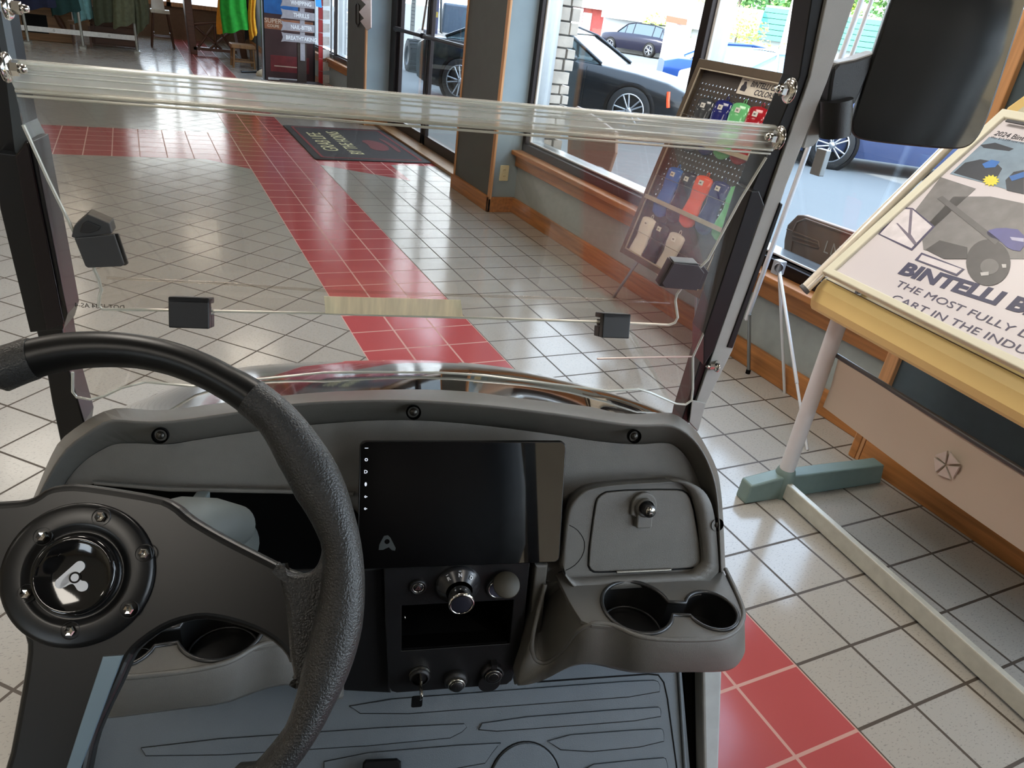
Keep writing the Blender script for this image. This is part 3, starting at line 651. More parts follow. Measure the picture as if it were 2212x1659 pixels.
# ---- windshield
WS = Pl((0, 1.0, 1.295), (1, 0, 0), (0, -.17, 1), 'c')
lowp = [(22, 170), (60, 300), (110, 560), (150, 780), (157, 804), (157, 847), (166, 858), (195, 863), (224, 856), (262, 838), (315, 825), (416, 834), (480, 828), (568, 818), (700, 805), (800, 804), (953, 805), (1047, 811), (1206, 831), (1315, 845), (1380, 840), (1405, 848), (1460, 872), (1481, 874), (1494, 865), (1497, 840), (1497, 771), (1520, 720), (1600, 480), (1690, 310)]
WL = Pl((0, 1.0, 1.295), (1, 0, 0), (0, -.09, 1), 'c')
lp = WL.p2(lowp)
b = MB(); b.plate(lp, [], .004, 0, M=WL.M(-.004)); wsl = b.build('windshield', M_acr, cart, C4)
MB().tube(WL.p3(lowp[4:28], .002), .0021, 6).build('cut_edge', M_edge, wsl, C4)
MB().tube(WL.p3([(1290, 775), (1400, 772), (1495, 770)], .0005), .0018, 6).build('bend_line', edgemat('pinkish_edge', (240, 210, 200)), wsl, C4)
b = MB(); m = frame(WL.hit(216, 662, .001), (-1, 0, .02), (0, .0, 1)); b.text('\u00ae\u00ae TUV DOT 1234 AS-4'.replace('\u00ae\u00ae TUV DOT 1234', 'DOT 1234'), .0095, m, 0, .0002, sx=1.); b.build('etched_marking', mat('dark_print', (50, 46, 42), .6), wsl, C4)
# folded upper pane, hanging from the hinge tube in front of the lower one
WF = Pl((0, .972, 1.295), (1, 0, 0), (0, -.10, 1), 'c')
upp = [(32, 190), (50, 270), (105, 390), (165, 512), (190, 548), (205, 585), (213, 603), (219, 626), (215, 640), (213, 660), (222, 668), (370, 670), (700, 677), (1000, 686), (1290, 695), (1445, 702), (1458, 697), (1464, 686), (1459, 650), (1462, 636), (1485, 605), (1530, 560), (1600, 430), (1655, 340), (1672, 312)]
b = MB(); b.plate(WF.p2(upp), [], .004, 0, M=WF.M(-.002)); upn = b.build('folded_windshield_pane', M_acr, cart, C4)
MB().tube(WF.p3(upp[1:24]), .0022, 6).build('cut_edge', M_edge, upn, C4)
MB().tube(WF.p3([(230, 600), (460, 611), (700, 628), (1000, 638), (1290, 647), (1448, 655)], .006), .0022, 8, ry=.001).build('bead', M_acr, upn, C4)
fr = WF.p2([(700, 640), (995, 648), (1000, 684), (703, 677)], .003)
MB().plate(fr, [], .0006, 0, M=WF.M(.0025)).build('warning_sticker', mat('frosted_sticker', (238, 226, 190), .35, var=.15, nscale=14, stretch=(8, .5, 1), alpha=.7), upn, C4)
# hinge tube
tL, tR = WS.hit(30, 160, .008), WS.hit(1672, 296, .008)
b = MB(); b.tube([tL, tR], .0165, 24, 0, ry=.011)
ht = b.build('hinge_tube', M_acr2, cart, C4)
for dz, dy, r in ((.0135, -.008, .0020), (.003, -.0125, .0011), (-.0165, -.009, .0022), (-.0225, -.006, .0016), (.008, -.011, .0008), (-.006, -.0125, .0010)):
    MB().tube([tL + np.array([.002, dy, dz]), tR + np.array([-.002, dy, dz])], r, 8).build('moulded_rib', M_edge, ht, C4)
def clip(u, v, w_, h_, m4, name='windshield_clip'):
    b = MB(); b.box(-w_ / 2, w_ / 2, -h_ / 2, h_ / 2, -.004, .012, 0, m4).box(-w_ / 2, w_ / 2, -h_ / 2, -.002, -.028, -.004, 0, m4).box(-w_ / 2, w_ / 2, h_ / 2 - .008, h_ / 2, -.028, .012, 0, m4).box(-w_ / 2 + .004, w_ / 2 - .004, -.002, .008, -.03, -.018, 0, m4)
    return b.build(name, mat('clip_rubber', (22, 22, 24), .45), cart, C4, bevel=.0015)
clip(0, 0, .052, .042, frame(WF.hit(412, 675, .006), (1, 0, 0), (0, .35, 1)))
clip(0, 0, .045, .038, frame(WF.hit(1326, 703, .006), (1, 0, .0), (0, .35, 1)))
def cornerclip(quad, hood, inner_, mt):
    b = MB(); b.prism(WF.p3(quad, .008), WF.n * -.004, 0)
    b.prism(WF.p3([(x + 9, y - 2) for x, y in quad], -.012), WF.n * -.004, 0)
    b.prism(WF.p3(hood, .004), WF.n * -.02, 0); b.prism(WF.p3(inner_, .006), WF.n * -.022, 1)
    b.build('corner_clip', mt, cart, C4, bevel=.001)
cornerclip([(160, 515), (246, 507), (268, 572), (262, 576), (190, 579), (184, 575)], [(154, 512), (160, 488), (189, 463), (236, 483), (242, 505), (162, 515)], [(172, 503), (178, 485), (188, 478), (218, 490), (213, 498), (196, 504)], [mat('smoke_clip', (58, 58, 58), .4), mat('smoke_clip_dark', (36, 36, 37), .4)])
cornerclip([(1430, 612), (1456, 568), (1510, 574), (1522, 590), (1506, 628), (1436, 622)], [(1424, 618), (1452, 566), (1457, 570), (1434, 620)], [(1456, 566), (1508, 570), (1512, 576), (1458, 572)], [mat('smoke_clip_brown', (64, 58, 62), .4), mat('smoke_clip_dark', (36, 36, 37), .4)])
# ---- roof struts
def prism_wall(b, L, dy, mi=0, pl=WS, h=0): b.prism(pl.p3(L, h), np.array([0, dy, 0]), mi)
b = MB()
prism_wall(b, [(-72, -40), (-30, -40), (2, 26), (26, 160), (48, 269), (65, 300), (150, 804), (182, 912), (170, 1000), (140, 1000), (112, 870), (101, 806), (40, 560), (-20, 300), (-50, 150)], .05, 0, WS, .004)
def upto(b, q0, q1, h, dy, mi):
    a, c = WS.hit(*q0, h), WS.hit(*q1, h); k = 2.045 - a[2]; d_ = np.array([0, -.17, 1.]) * k
    b.prism([a, c, c + d_, a + d_], np.array([0, dy, 0]), mi)
upto(b, (-72, -40), (-30, -40), .004, .05, 0)
ls = b.build('roof_strut', [M_strutb], cart, C4, bevel=.002, label='left roof strut, black')
b = MB(); b.prism(WS.p3([(2, 26), (26, 160), (48, 269), (65, 300), (33, 335), (12, 160), (-22, -10)], .012), np.array([0, .02, 0]), 0)
b.build('inner_flange', M_strutm, ls, C4)
b = MB(); prism_wall(b, [(-10, 330), (33, 335), (54, 304), (72, 304), (146, 678), (136, 712), (65, 718), (0, 451)], .05, 0, WS, .022); b.prism(WS.p3([(33, 338), (56, 308), (60, 308), (138, 700), (100, 714)], .026), WS.n * -.006, 1)
b.build('channel_cover', [M_strutb, mat('wine_tinted_gloss', (20, 12, 16), .12)], ls, C4, bevel=.0015)
b = MB()
prism_wall(b, [(1798, -60), (1868, -60), (1787, 177), (1699, 400), (1582, 758), (1525, 873), (1507, 933), (1488, 913), (1542, 758), (1652, 444), (1750, 166)], .012, 0, WS, .02)
b.prism(WS.p3([(1762, -60), (1830, -60), (1750, 166), (1652, 444), (1542, 758), (1488, 914), (1490, 960), (1462, 960), (1474, 903), (1507, 800), (1619, 420), (1726, 166)], .014), np.array([0, .045, 0]), 1)
upto(b, (1798, -60), (1868, -60), .02, .012, 0); upto(b, (1762, -60), (1830, -60), .014, .045, 1)
rst = b.build('roof_strut', [M_strutg, M_strutb], cart, C4, bevel=.0015, label='right roof strut, grey faced')
b = MB(); b.prism(WS.p3([(1640, 413), (1652, 444), (1542, 758), (1520, 790), (1521, 722), (1623, 413)], .03), np.array([0, .05, 0]), 0)
b.prism(WS.p3([(1685, 437), (1692, 441), (1583, 753), (1570, 751)], .022), np.array([0, .04, 0]), 0); b.build('channel_cover', [M_strutb], rst, C4, bevel=.0015)
b = MB(); b.prism(WS.p3([(1496, 866), (1524, 872), (1508, 931), (1490, 912)], .024), WS.n * -.003, 0); b.build('base_tab', M_strutg, rst, C4)
# chrome fixings
for (u, v, s_) in ((12, 145, 1), (14, 14, .8), (1706, 196, -1), (1683, 298, -1), (1549, 792, -.6)):
    p = WS.hit(u, v, .026); k = abs(s_); sg = 1 if s_ > 0 else -1
    b = MB(); m = frame(p, (0, .3, 1), (0, -1, .3)) if sg > 0 else frame(p, (0, -1, .3), (0, .3, 1))
    b.lathe([(.017 * k, 0), (.017 * k, .0015), (.014 * k, .004), (.009 * k, .006), (.0075 * k, .006)], 24, 0, m).lathe([(.0085 * k, .005), (.0085 * k, .014), (.0001, .0145)], 6, 0, m, False).lathe([(.005 * k, .014), (.0055 * k, .017), (.004 * k, .021), (.0001, .022)], 14, 0, m)
    b.build('chrome_bolt', M_chrome, cart, C4)

# ---- steering wheel
ct, st_ = math.cos(.6557), math.sin(.6557); lt = -.0389
wn = np.array([math.sin(lt) * ct, -math.cos(lt) * ct, st_]); wx = np.cross([0, 0, 1], wn); wx /= np.linalg.norm(wx)
SW = Pl((-.1625, .3879, 1.0517), wx, np.cross(wn, wx), 'c')
def SWP(a, b_, h=0): return SW.o + SW.x * a + SW.y * b_ + SW.n * h
def ang(u, v): q = SW.to2(u, v); return math.atan2(q[1], q[0])
t1, t2 = ang(540, 860), ang(72, 765)          # smooth top segment between these
INN = [(0, 856), (101, 815), (181, 800), (289, 800), (362, 815), (434, 844), (500, 884), (558, 934), (596, 1006), (632, 1075), (669, 1131), (692, 1180), (690, 1260), (668, 1360), (648, 1440), (636, 1504), (615, 1565), (542, 1652)]
OUT = [(0, 746), (141, 715), (271, 715), (362, 730), (434, 753), (506, 788), (564, 818), (633, 872), (687, 934), (734, 1006), (770, 1113), (788, 1204), (792, 1276), (785, 1366), (760, 1450), (723, 1529), (669, 1623), (600, 1710)]
def polar(L):
    q = sorted((math.atan2(*SW.to2(u, v)[::-1]), math.hypot(*SW.to2(u, v))) for u, v in L); return [a for a, _ in q], [r for _, r in q]
IA, IR = polar(INN); OA, OR = polar(OUT)
def rim_section(th):
    t = (th + PI) % (2 * PI) - PI
    if t < min(IA[0], OA[0]) or t > max(IA[-1], OA[-1]): t = abs((PI - abs(t)))          # the hidden side mirrors the seen one
    t = min(max(t, IA[0]), IA[-1]); ri = float(np.interp(t, IA, IR)); ro = float(np.interp(t, OA, OR)); return (ri + ro) / 2, (ro - ri) / 2 * .93, .0145
def rim(b, a0, a1, n, grow=0., mi=0):
    rows = []
    for i in range(n + 1):
        th = a0 + (a1 - a0) * i / n; R, wr, hr = rim_section(th); row = []
        for k in range(21):
            p = 2 * PI * k / 20; rr = R + (wr + grow) * math.cos(p); row.append(SWP(rr * math.cos(th), rr * math.sin(th), (hr + grow) * math.sin(p)))
        rows.append(row)
    b.loft(rows, mi)
    for r in (rows[0], rows[-1]): b.add(r[:20], [tuple(range(20))], mi)
b = MB(); rim(b, t2, t1 + 2 * PI, 120)
wheel = b.build('steering_wheel', [M_rub], cart, C4)
b = MB(); rim(b, t1, t2, 48, -.0006); b.build('smooth_rim_section', mat('smooth_wheel_leather', (14, 14, 13), .36, var=.04, spec=.35), wheel, C4)
# web at the right grip, spoke plate and insert
HS = -.028
sp = [(-40, 1085), (0, 1083), (50, 1080), (75, 1071), (100, 1052), (145, 1044), (200, 1048), (345, 1072), (380, 1088), (410, 1115), (440, 1134), (480, 1157), (530, 1183), (590, 1213), (640, 1239), (700, 1250), (700, 1440), (627, 1440), (615, 1412), (579, 1380), (530, 1358), (480, 1344), (434, 1338), (380, 1350), (343, 1368), (300, 1400), (282, 1422), (262, 1470), (224, 1547), (200, 1605), (185, 1680), (150, 1850), (-60, 1850), (-30, 1750), (11, 1659), (36, 1529), (54, 1421), (54, 1384), (24, 1312), (0, 1262), (-30, 1245), (-200, 1240), (-320, 1230), (-330, 1080), (-200, 1085)]
b = MB(); b.plate(SW.p2([tuple(q) for q in smooth(sp, 1, True)], HS), [], .018, .005, M=SW.M(HS - .018), res=3)
spk = b.build('spoke_plate', mat('satin_black_metal', (17, 17, 17), .32, var=.04), wheel, C4)
web = [(590, 1205), (620, 1238), (650, 1243), (675, 1235), (692, 1210), (696, 1175), (760, 1180), (775, 1300), (755, 1450), (650, 1470), (636, 1500), (634, 1450), (626, 1425), (622, 1350), (612, 1280)]
b = MB(); b.plate(SW.p2([tuple(q) for q in smooth(web, 2, True)], -.008), [], .022, .006, M=SW.M(-.026), res=3); b.build('thumb_rest', M_rub, wheel, C4)
ins = [(224, 1417), (268, 1414), (217, 1547), (175, 1659), (150, 1740), (115, 1740), (145, 1659), (181, 1547)]
b = MB(); b.plate(SW.p2(ins, HS), [], .003, .0006, M=SW.M(HS - .001)); b.build('spoke_insert', mat('blue_grey_metal', (120, 140, 152), .35, .3, var=.04), wheel, C4)
hc = SW.to2(172, 1240, HS); m = SW.M(HS) @ T(hc[0], hc[1], 0)
b = MB(); b.lathe([(.0478, -.003), (.0478, .0025), (.047, .0042), (.044, .0052), (.0345, .0062), (.0325, .0058), (.0298, .0036), (.0268, .0028), (.0262, .008)], 64, 0, m)
b.build('hub_ring', mat('satin_black_metal', (17, 17, 17), .32), wheel, C4)
b = MB(); b.lathe([(.0262, .002), (.0262, .010), (.0245, .0125), (.0225, .0118), (.0205, .0105), (.0001, .0125)], 48, 0, m); hb = b.build('horn_button', M_gloss, wheel, C4)
b = MB(); K_ = .000285; mm = m @ T(0, 0, .0119)
def kp(L): return [(x * K_, y * K_ / .95) for x, y in L]
a_ = math.atan2(36, 37)
b.plate(kp([(-24 + 11.5 * math.cos(t), -16 + 11.5 * math.sin(t)) for t in np.linspace(a_ + PI / 2, a_ + 1.5 * PI, 12)] + [(13 + 11.5 * math.cos(t), 20 + 11.5 * math.sin(t)) for t in np.linspace(a_ - PI / 2, a_ + PI / 2, 12)]), [], .0006, M=mm)
b.plate(kp(smooth([(-26, -27), (-14, -25), (-6, -19), (3, -17), (9, -24), (14, -32), (24, -35), (34, -31), (36, -21), (30, -12), (18, -11), (8, 2), (0, 10), (-20, -6)], 2, True)), [], .0006, M=mm)
b.plate(kp(circ(6, -4, 12.5)), [], .0009, M=mm, mi=1).plate(kp(circ(6, -4, 8.5)), [], .0012, M=mm)
b.build('horn_emblem', [M_label, M_gloss], wheel, C4)
for (u, v) in ((215, 1117), (88, 1159), (53, 1283), (148, 1364), (276, 1317), (309, 1196)):
    q = SW.to2(u, v, HS + .009); mm = SW.M(HS) @ T(q[0], q[1], 0)
    b = MB(); b.lathe([(.0062, .0048), (.0058, .0068), (.0054, .005)], 20, 0, mm).lathe([(.0036, .005), (.0036, .0085), (.0028, .0095), (.0012, .0092), (.0001, .0085)], 6, 1, mm, False)
    b.build('hub_screw', [M_blk, M_chrome], wheel, C4)
# steering column and stalk
p0 = SWP(hc[0], hc[1], HS - .02); p1 = p0 - SW.n * .09; p2 = np.array([-.135, .74, .80])
b = MB(); b.tube([p0, p0 * .6 + p1 * .4, p1, p1 * .6 + p2 * .4, p2], [.034, .04, .046, .040, .034], 28)
pa, pb_ = CY(.60).hit(440, 1120), CY(.66).hit(500, 1110)
b.tube([p1, CY(.58).hit(400, 1150), CY(.62).hit(455, 1140), CY(.66).hit(510, 1135)], [.04, .034, .03, .022], 24)
b.build('steering_column', mat('warm_grey_plastic', (78, 82, 80), .45, var=.06), cart, C4)
q = D0.hit(429, 1086, .02)
MB().box(-.008, .008, -.006, .006, -.03, .006, 0, frame(q, (1, 0, 0), D0.y)).build('indicator_stalk', mat('pale_stalk_plastic', (110, 120, 120), .35), cart, C4, bevel=.002)

# ---- footwell: sloping toe board with its rubber mat, side sills
ta = math.radians(48)
fp = Pl((0, .78, .456), (1, 0, 0), (0, math.cos(ta), math.sin(ta)), 'c')
b = MB(); b.box(-.40, .565, -.26, .30, -.03, -.005, 0, fp.M(0)); b.box(-.40, .565, -.6, .62, .235, .262); b.build('floor_pan', M_dark, cart, C4)
M_fm = mat('rubber_floor_mat', (88, 96, 102), .42, var=.1, nscale=9, bump=.3, bscale=900)
b = MB(); b.box(-.36, .565, -.25, .28, -.005, .001, 0, fp.M(0)); fmat = b.build('floor_mat', M_fm, cart, C4, bevel=.002)
ribs = [[(743, 1518), (1160, 1486), (1408, 1468), (1425, 1474), (1424, 1500), (1160, 1520), (790, 1548)], [(1045, 1556), (1420, 1526), (1427, 1532), (1427, 1552), (1200, 1570), (1030, 1582)], [(1168, 1592), (1425, 1573), (1433, 1578), (1434, 1608), (1225, 1628)], [(1232, 1656), (1430, 1636), (1440, 1640), (1446, 1700), (1290, 1712)], [(300, 1608), (1000, 1560), (1010, 1574), (960, 1600), (320, 1640)], [(700, 1634), (1085, 1602), (1070, 1615), (1040, 1659), (700, 1680)]]
for L in ribs:
    b = MB(); b.plate(fp.p2([tuple(q) for q in smooth(L, 1, True)], .003), [], .0045, .0012, M=fp.M(.0)); b.build('tread_rib', M_fm, fmat, C4)
    c = MB(); P_ = fp.p3([tuple(q) for q in smooth(L, 1, True)], .0008); c.tube(P_, .0011, 6, closed=True); c.build('rib_groove', M_dark, fmat, C4)
k = fp.to2(1135, 1690, .004); b = MB(); b.plate(circ(k[0], k[1], .056, .056, 40), [], .005, .0015, M=fp.M(.0)); b.tube([fp.o + fp.x * q[0] + fp.y * q[1] + fp.n * .001 for q in circ(k[0], k[1], .058, .058, 40)], .0012, 6, 1, closed=True); b.build('round_tread', [M_fm, M_dark], fmat, C4)
MB().tube(fp.p3([(1160, 1473), (1400, 1456), (1422, 1458), (1434, 1474), (1442, 1510), (1462, 1659), (1480, 1800)], .001), .0014, 6).build('mat_border', M_dark, fmat, C4)
MB().tube(fp.p3([(1466, 1440), (1480, 1659), (1486, 1760)], .004), .003, 8).build('edge_bead', M_fm, fmat, C4)
b = MB(); b.plate(fp.p2(rrpx := [(784, 1650), (790, 1643), (858, 1640), (866, 1646), (870, 1720), (780, 1722)], .03), [], .012, .003, M=fp.M(.02)); b.build('brake_pedal', M_dark, cart, C4)
b = MB(); b.box(-.40, .60, .935, .955, .30, .74).build('firewall', M_dark, cart, C4)
b = MB(); b.prism(fp.p3([(1477, 1430), (1519, 1430), (1522, 1659), (1524, 1800), (1493, 1800), (1489, 1659)], -.01), fp.n * -.04, 0); b.build('step_gap_shade', mat('black_recess', (4, 4, 4), .9), cart, C4)  # black plate, its colour standing in for the dark of the gap
sill = [(1518, 1425), (1560, 1425), (1560, 1452), (1553, 1659), (1549, 1800), (1524, 1800), (1522, 1659)]
b = MB(); b.prism(fp.p3(sill, .02), fp.n * -.07, 0); b.build('rocker_panel', mat('sill_grey_plastic', (150, 152, 150), .45), cart, C4, bevel=.004)
b = MB(); b.prism([np.array([2 * XC - p[0], p[1], p[2]]) for p in fp.p3(sill, .02)], fp.n * -.07, 0); b.build('rocker_panel', mat('sill_grey_plastic', (150, 152, 150), .45), cart, C4, bevel=.004)
# front wheels under the cowl, rear body block, seat base
def road_wheel(x, y, r=.27, w_=.2):
    m = T(x, y, r) @ Matrix.Rotation(PI / 2, 4, 'Y')
    b = MB(); b.lathe([(.16, -w_ / 2), (r - .02, -w_ / 2), (r, -w_ / 2 + .03), (r, w_ / 2 - .03), (r - .02, w_ / 2), (.16, w_ / 2)], 36, 0, m); o = b.build('tyre', mat('tyre_rubber', (24, 24, 24), .8), cart, C4)
    b = MB(); b.lathe([(.16, -w_ / 2 + .01), (.15, -w_ / 2 + .03), (.03, -.03), (.03, .03), (.15, w_ / 2 - .03), (.16, w_ / 2 - .01)], 24, 0, m); b.build('rim', M_steel, o, C4)
for x in (-.30, .52): road_wheel(x, 1.32, .24, .18); road_wheel(x, -.95)
b = MB(); b.box(-.38, .62, -.85, -.12, .36, .62); b.build('seat_box', M_dark, cart, C4, bevel=.02)
M_seat = mat('black_seat_vinyl', (20, 20, 21), .45, var=.1, nscale=12)
def seat(x0, x1):
    cxs = (x0 + x1) / 2; w_ = (x1 - x0) / 2
    b = MB(); rows = []
    for z, sw_, d0, d1 in ((.70, .82, 0, .10), (.78, .95, -.01, .12), (.95, 1, -.02, .11), (1.15, .98, 0, .09), (1.27, .85, .01, .08), (1.31, .6, .02, .06)):
        yb = -.34 - (z - .7) * .18; rows.append([(cxs + w_ * sw_ * math.cos(t) * (abs(math.cos(t)) ** -.35 if abs(math.cos(t)) > .05 else 1), yb + (d1 + .0) * math.sin(t) * .9, z) for t in np.linspace(0, 2 * PI, 25)])
    b.loft(rows, 0); b.add(rows[-1][:24], [tuple(range(24))], 0, True); b.add(rows[0][:24], [tuple(range(24))], 0)
    s_ = b.build('seat_back', M_seat, cart, C4)
    b = MB(); rows = []
    for z, k in ((1.36, .7), (1.40, .95), (1.48, 1), (1.55, .9), (1.58, .6)):
        rows.append([(cxs + .16 * k * math.cos(t), -.46 + .055 * k * math.sin(t), z) for t in np.linspace(0, 2 * PI, 21)])
    b.loft(rows, 0); b.add(rows[-1][:20], [tuple(range(20))], 0, True); b.build('head_rest', M_seat, s_, C4)
    b = MB(); [b.tube([(cxs + sx_, -.44, 1.25), (cxs + sx_, -.46, 1.42)], .006, 8) for sx_ in (-.05, .05)]; b.build('head_rest_posts', M_chrome, s_, C4)
    b = MB(); b.plate(rrect(x0, x1, -.36, .06, .06), [], .1, .03, M=T(0, -.02, .62)); b.build('seat_cushion', M_seat, cart, C4)
seat(-.54, -.05); seat(-.01, .515)
b = MB(); b.box(-.46, .70, -1.1, .93, 2.04, 2.09); b.build('roof', mat('roof_underside', (96, 94, 90), .7), cart, C4, bevel=.02)
b = MB(); [b.box(x, x + .04, -.86, -.80, .6, 2.0) for x in (-.42, .62)]; b.build('rear_struts', M_strutb, cart, C4)
# lower dash body either side of the console
b = MB(); b.plate(K0.p2([(560, 1235), (829, 1226), (834, 1350), (845, 1499), (747, 1494), (690, 1480), (629, 1468), (560, 1472)], -.02), [], .05, .004, M=K0.M(-.07)); b.build('lower_dash', M_blk, cart, C4)
b = MB(); b.plate(K0.p2([(1157, 1222), (1184, 1222), (1168, 1380), (1150, 1475), (1112, 1481), (1140, 1400)], -.004), [], .03, .003, M=K0.M(-.034)); b.build('console_side_strip', M_dash, cart, C4)
# ---- side mirror
MI = Pl((.8, .9, 1.4), (math.cos(math.radians(28)), -math.sin(math.radians(28)), 0), (-math.sin(math.radians(7)) * math.sin(math.radians(28)), -math.sin(math.radians(7)) * math.cos(math.radians(28)), math.cos(math.radians(7))), 'c')
mo = [(1950, -60), (1925, 0), (1885, 120), (1843, 250), (1836, 278), (1844, 298), (1866, 307), (1950, 317), (2050, 326), (2088, 324), (2112, 306), (2136, 262), (2160, 190), (2200, 70), (2228, -20), (2245, -90), (2200, -140), (2000, -130)]
mo2 = MI.p2([tuple(q) for q in smooth(mo, 2, True)])
b = MB(); b.plate(mo2, [], .03, .006, M=MI.M(-.033)); mir = b.build('side_mirror', M_blk, cart, C4)
def shrink(L, d):
    c = np.mean(np.array(L), 0); return [tuple(c + (np.array(q) - c) * (1 - d / np.linalg.norm(np.array(q) - c))) for q in L]
MB().plate(shrink(mo2, .004), [], .001, 0, M=MI.M(-.0025)).build('mirror_glass', mat('mirror_glass', (200, 202, 200), .04, 1, var=.02), mir, C4)
b = MB(); c2_ = CY(.965)
b.prism(c2_.p3([(1787, 240), (1795, 175), (1800, 150), (1812, 136), (1850, 128), (1880, 118), (1900, 110), (1850, 222), (1842, 230), (1800, 226)]), (0, .03, 0), 0)
arm = b.build('mirror_arm', M_blk, cart, C4, bevel=.006)
b = MB(); b.tube([c2_.hit(1808, 215, 0), c2_.hit(1803, 293, 0)], .021, 20); b.build('mirror_pivot', M_blk, arm, C4)
b = MB(); b.prism(CY(.985).p3([(1781, 180), (1790, 170), (1778, 290), (1757, 315), (1736, 320), (1745, 290)]), (0, .02, 0), 0); b.build('mirror_bracket', M_strutg, arm, C4)

# ================================================================ desk with its poster board, beside the cart
DS = math.radians(-4.8)
desk = thing('display_desk', 'cream topped display desk on white tube legs with long base bar', 'desk', (.53, .42, 0), DS)
Dm = rootof(desk)
def dl(p): return Dm.inverted() @ Vector(tuple(float(x) for x in p))
M_yel = mat('cream_laminate', (240, 210, 140), .5, var=.03, nscale=5)
M_teal = mat('grey_green_plastic', (112, 132, 128), .45, var=.04)
M_tubew = mat('white_tube', (214, 214, 216), .35, var=.02)
p = dl(WZ(1755, 640, .745)); y1 = p.y; xf = p.x
b = MB(); prof = [(xf + .002, .715), (xf - .004, .737), (xf + .004, .776), (xf + .022, .803), (xf + .04, .809), (.46, .809), (.46, .702), (xf + .03, .699), (xf + .01, .704)]
b.prism([(x, y1, z) for x, z in prof], (0, -1.9, 0)); b.build('desk_top', M_yel, desk, Dm, bevel=.003)
MB().box(xf + .0225, xf + .0245, y1 - 1.9, y1 - .01, .803, .8055).build('top_seam', mat('brown_line', (110, 90, 60), .6), desk, Dm)
for y in (0, -1.62):
    MB().tube([(0, y, .10), (0, y, .712)], .026, 24).build('leg', M_tubew, desk, Dm)
    b = MB(); b.lathe([(.036, .0), (.036, .085), (.031, .105), (.027, .11)], 20, 0, T(0, y, 0)); b.prism([(-.17, y - .03, 0), (-.16, y - .025, .072), (-.03, y - .025, .09), (.45, y - .022, .085), (.47, y - .022, 0)], (0, .055, 0)); b.build('foot', M_teal, desk, Dm, bevel=.006)
b = MB(); b.box(-.012, .012, -1.59, -.03, .008, .068); b.build('base_bar', mat('pale_grey_bar', (196, 196, 186), .35, .2), desk, Dm, bevel=.004)
r0_, r1_ = (.02, -.02, .56), (.02, -1.6, .55)
MB().tube([r0_, r1_], .008, 12).build('panel_rod', mat('dark_rod', (70, 68, 70), .4), desk, Dm)
b = MB(); b.loft([[(.02 + .006 * math.sin(y * 9), y, .555) for y in np.linspace(-.03, -1.59, 40)], [(.02 + .014 * math.sin(y * 5 + 1), y, .45) for y in np.linspace(-.03, -1.59, 40)], [(.02 + .010 * math.sin(y * 5 + 1), y, .375) for y in np.linspace(-.03, -1.59, 40)]], 0)
b.loft([[(.024 + .006 * math.sin(y * 9), y, .555) for y in np.linspace(-1.59, -.03, 40)], [(.024 + .014 * math.sin(y * 5 + 1), y, .45) for y in np.linspace(-1.59, -.03, 40)], [(.024 + .010 * math.sin(y * 5 + 1), y, .375) for y in np.linspace(-1.59, -.03, 40)]], 0)
pan = b.build('modesty_panel', mat('beige_panel', (196, 182, 164), .6, var=.03, nscale=4), desk, Dm)
ps = dl(WX(2075, 1000, .545)); b = MB(); m = frame((.006, ps.y, ps.z), (0, -1, 0), (0, 0, 1))
R_ = .038
for k in range(5):
    a0, a1 = PI / 2 + .25 + 2 * PI * k / 5, PI / 2 + .25 + 2 * PI * (k + 1) / 5; am = (a0 + a1) / 2; g = .0028
    o_ = np.array([math.cos(am), math.sin(am)]) * g * 1.5
    tri = [o_, o_ * .6 + R_ * np.array([math.cos(a0 + .06), math.sin(a0 + .06)]), o_ * .6 + R_ * np.array([math.cos(a1 - .06), math.sin(a1 - .06)])]
    b.prism([m @ Vector((q[0], q[1], 0)) for q in tri], m.to_3x3() @ Vector((0, 0, .006)), 0)
b.build('pentagon_badge', mat('badge_silver', (205, 198, 188), .4, .2), desk, Dm, bevel=.001)
# poster board
LL = WY(1778, 590, .44); UL = WY(2140, 235, .44)
bx = np.array([math.sin(DS), -math.cos(DS), 0]); bx = np.array([-.085, -.996, 0]); PBp = Pl(LL, bx, UL - LL)
pbW = 1.0; pbH = float(np.linalg.norm(UL - LL))
board = thing('poster_board', 'white framed golf cart poster board leaning on the cream desk', 'poster board', (LL[0], LL[1], LL[2]))
Bm_ = PBp.M(0)
M_fr = mat('cream_frame', (222, 218, 196), .4, var=.02); M_pap = mat('poster_paper', (214, 208, 212), .35, var=.02, nscale=3)
Wd = .87
b = MB(); b.plate([(0, 0), (Wd, 0), (Wd, pbH), (0, pbH)], [[(.03, .022), (Wd - .03, .022), (Wd - .03, pbH - .03), (.03, pbH - .03)]], .022, .004, M=PBp.M(-.012)); b.build('frame', M_fr, board, I4)
b = MB(); b.box(.01, Wd - .01, .01, pbH - .01, -.008, 0, 0, Bm_); pp_ = b.build('poster', M_pap, board, I4)
b = MB(); b.tube([WY(1737, 626, .458), WY(2120, 245, .458)], .016, 18); b.tube([WY(1735, 627, .46), WY(1741, 622, .458)], .0175, 18, 1); b.build('side_tube', [mat('pearl_tube', (222, 212, 196), .25, .2), mat('rubber_cap', (90, 90, 92), .6)], board, I4)
def ink(name, L, col, h=.0006, rough=.4, sm=0):
    M_ = mat('print_' + name, col, rough, var=.12, nscale=25)
    b = MB()
    for q in L: b.plate([(float(a), float(c)) for a, c in (smooth(PBp.p2(q), sm, True) if sm else PBp.p2(q))], [], .0004, 0, M=PBp.M(h))
    return b.build('print_' + name, M_, pp_, I4)
NAVY = (62, 62, 92)
b = MB()
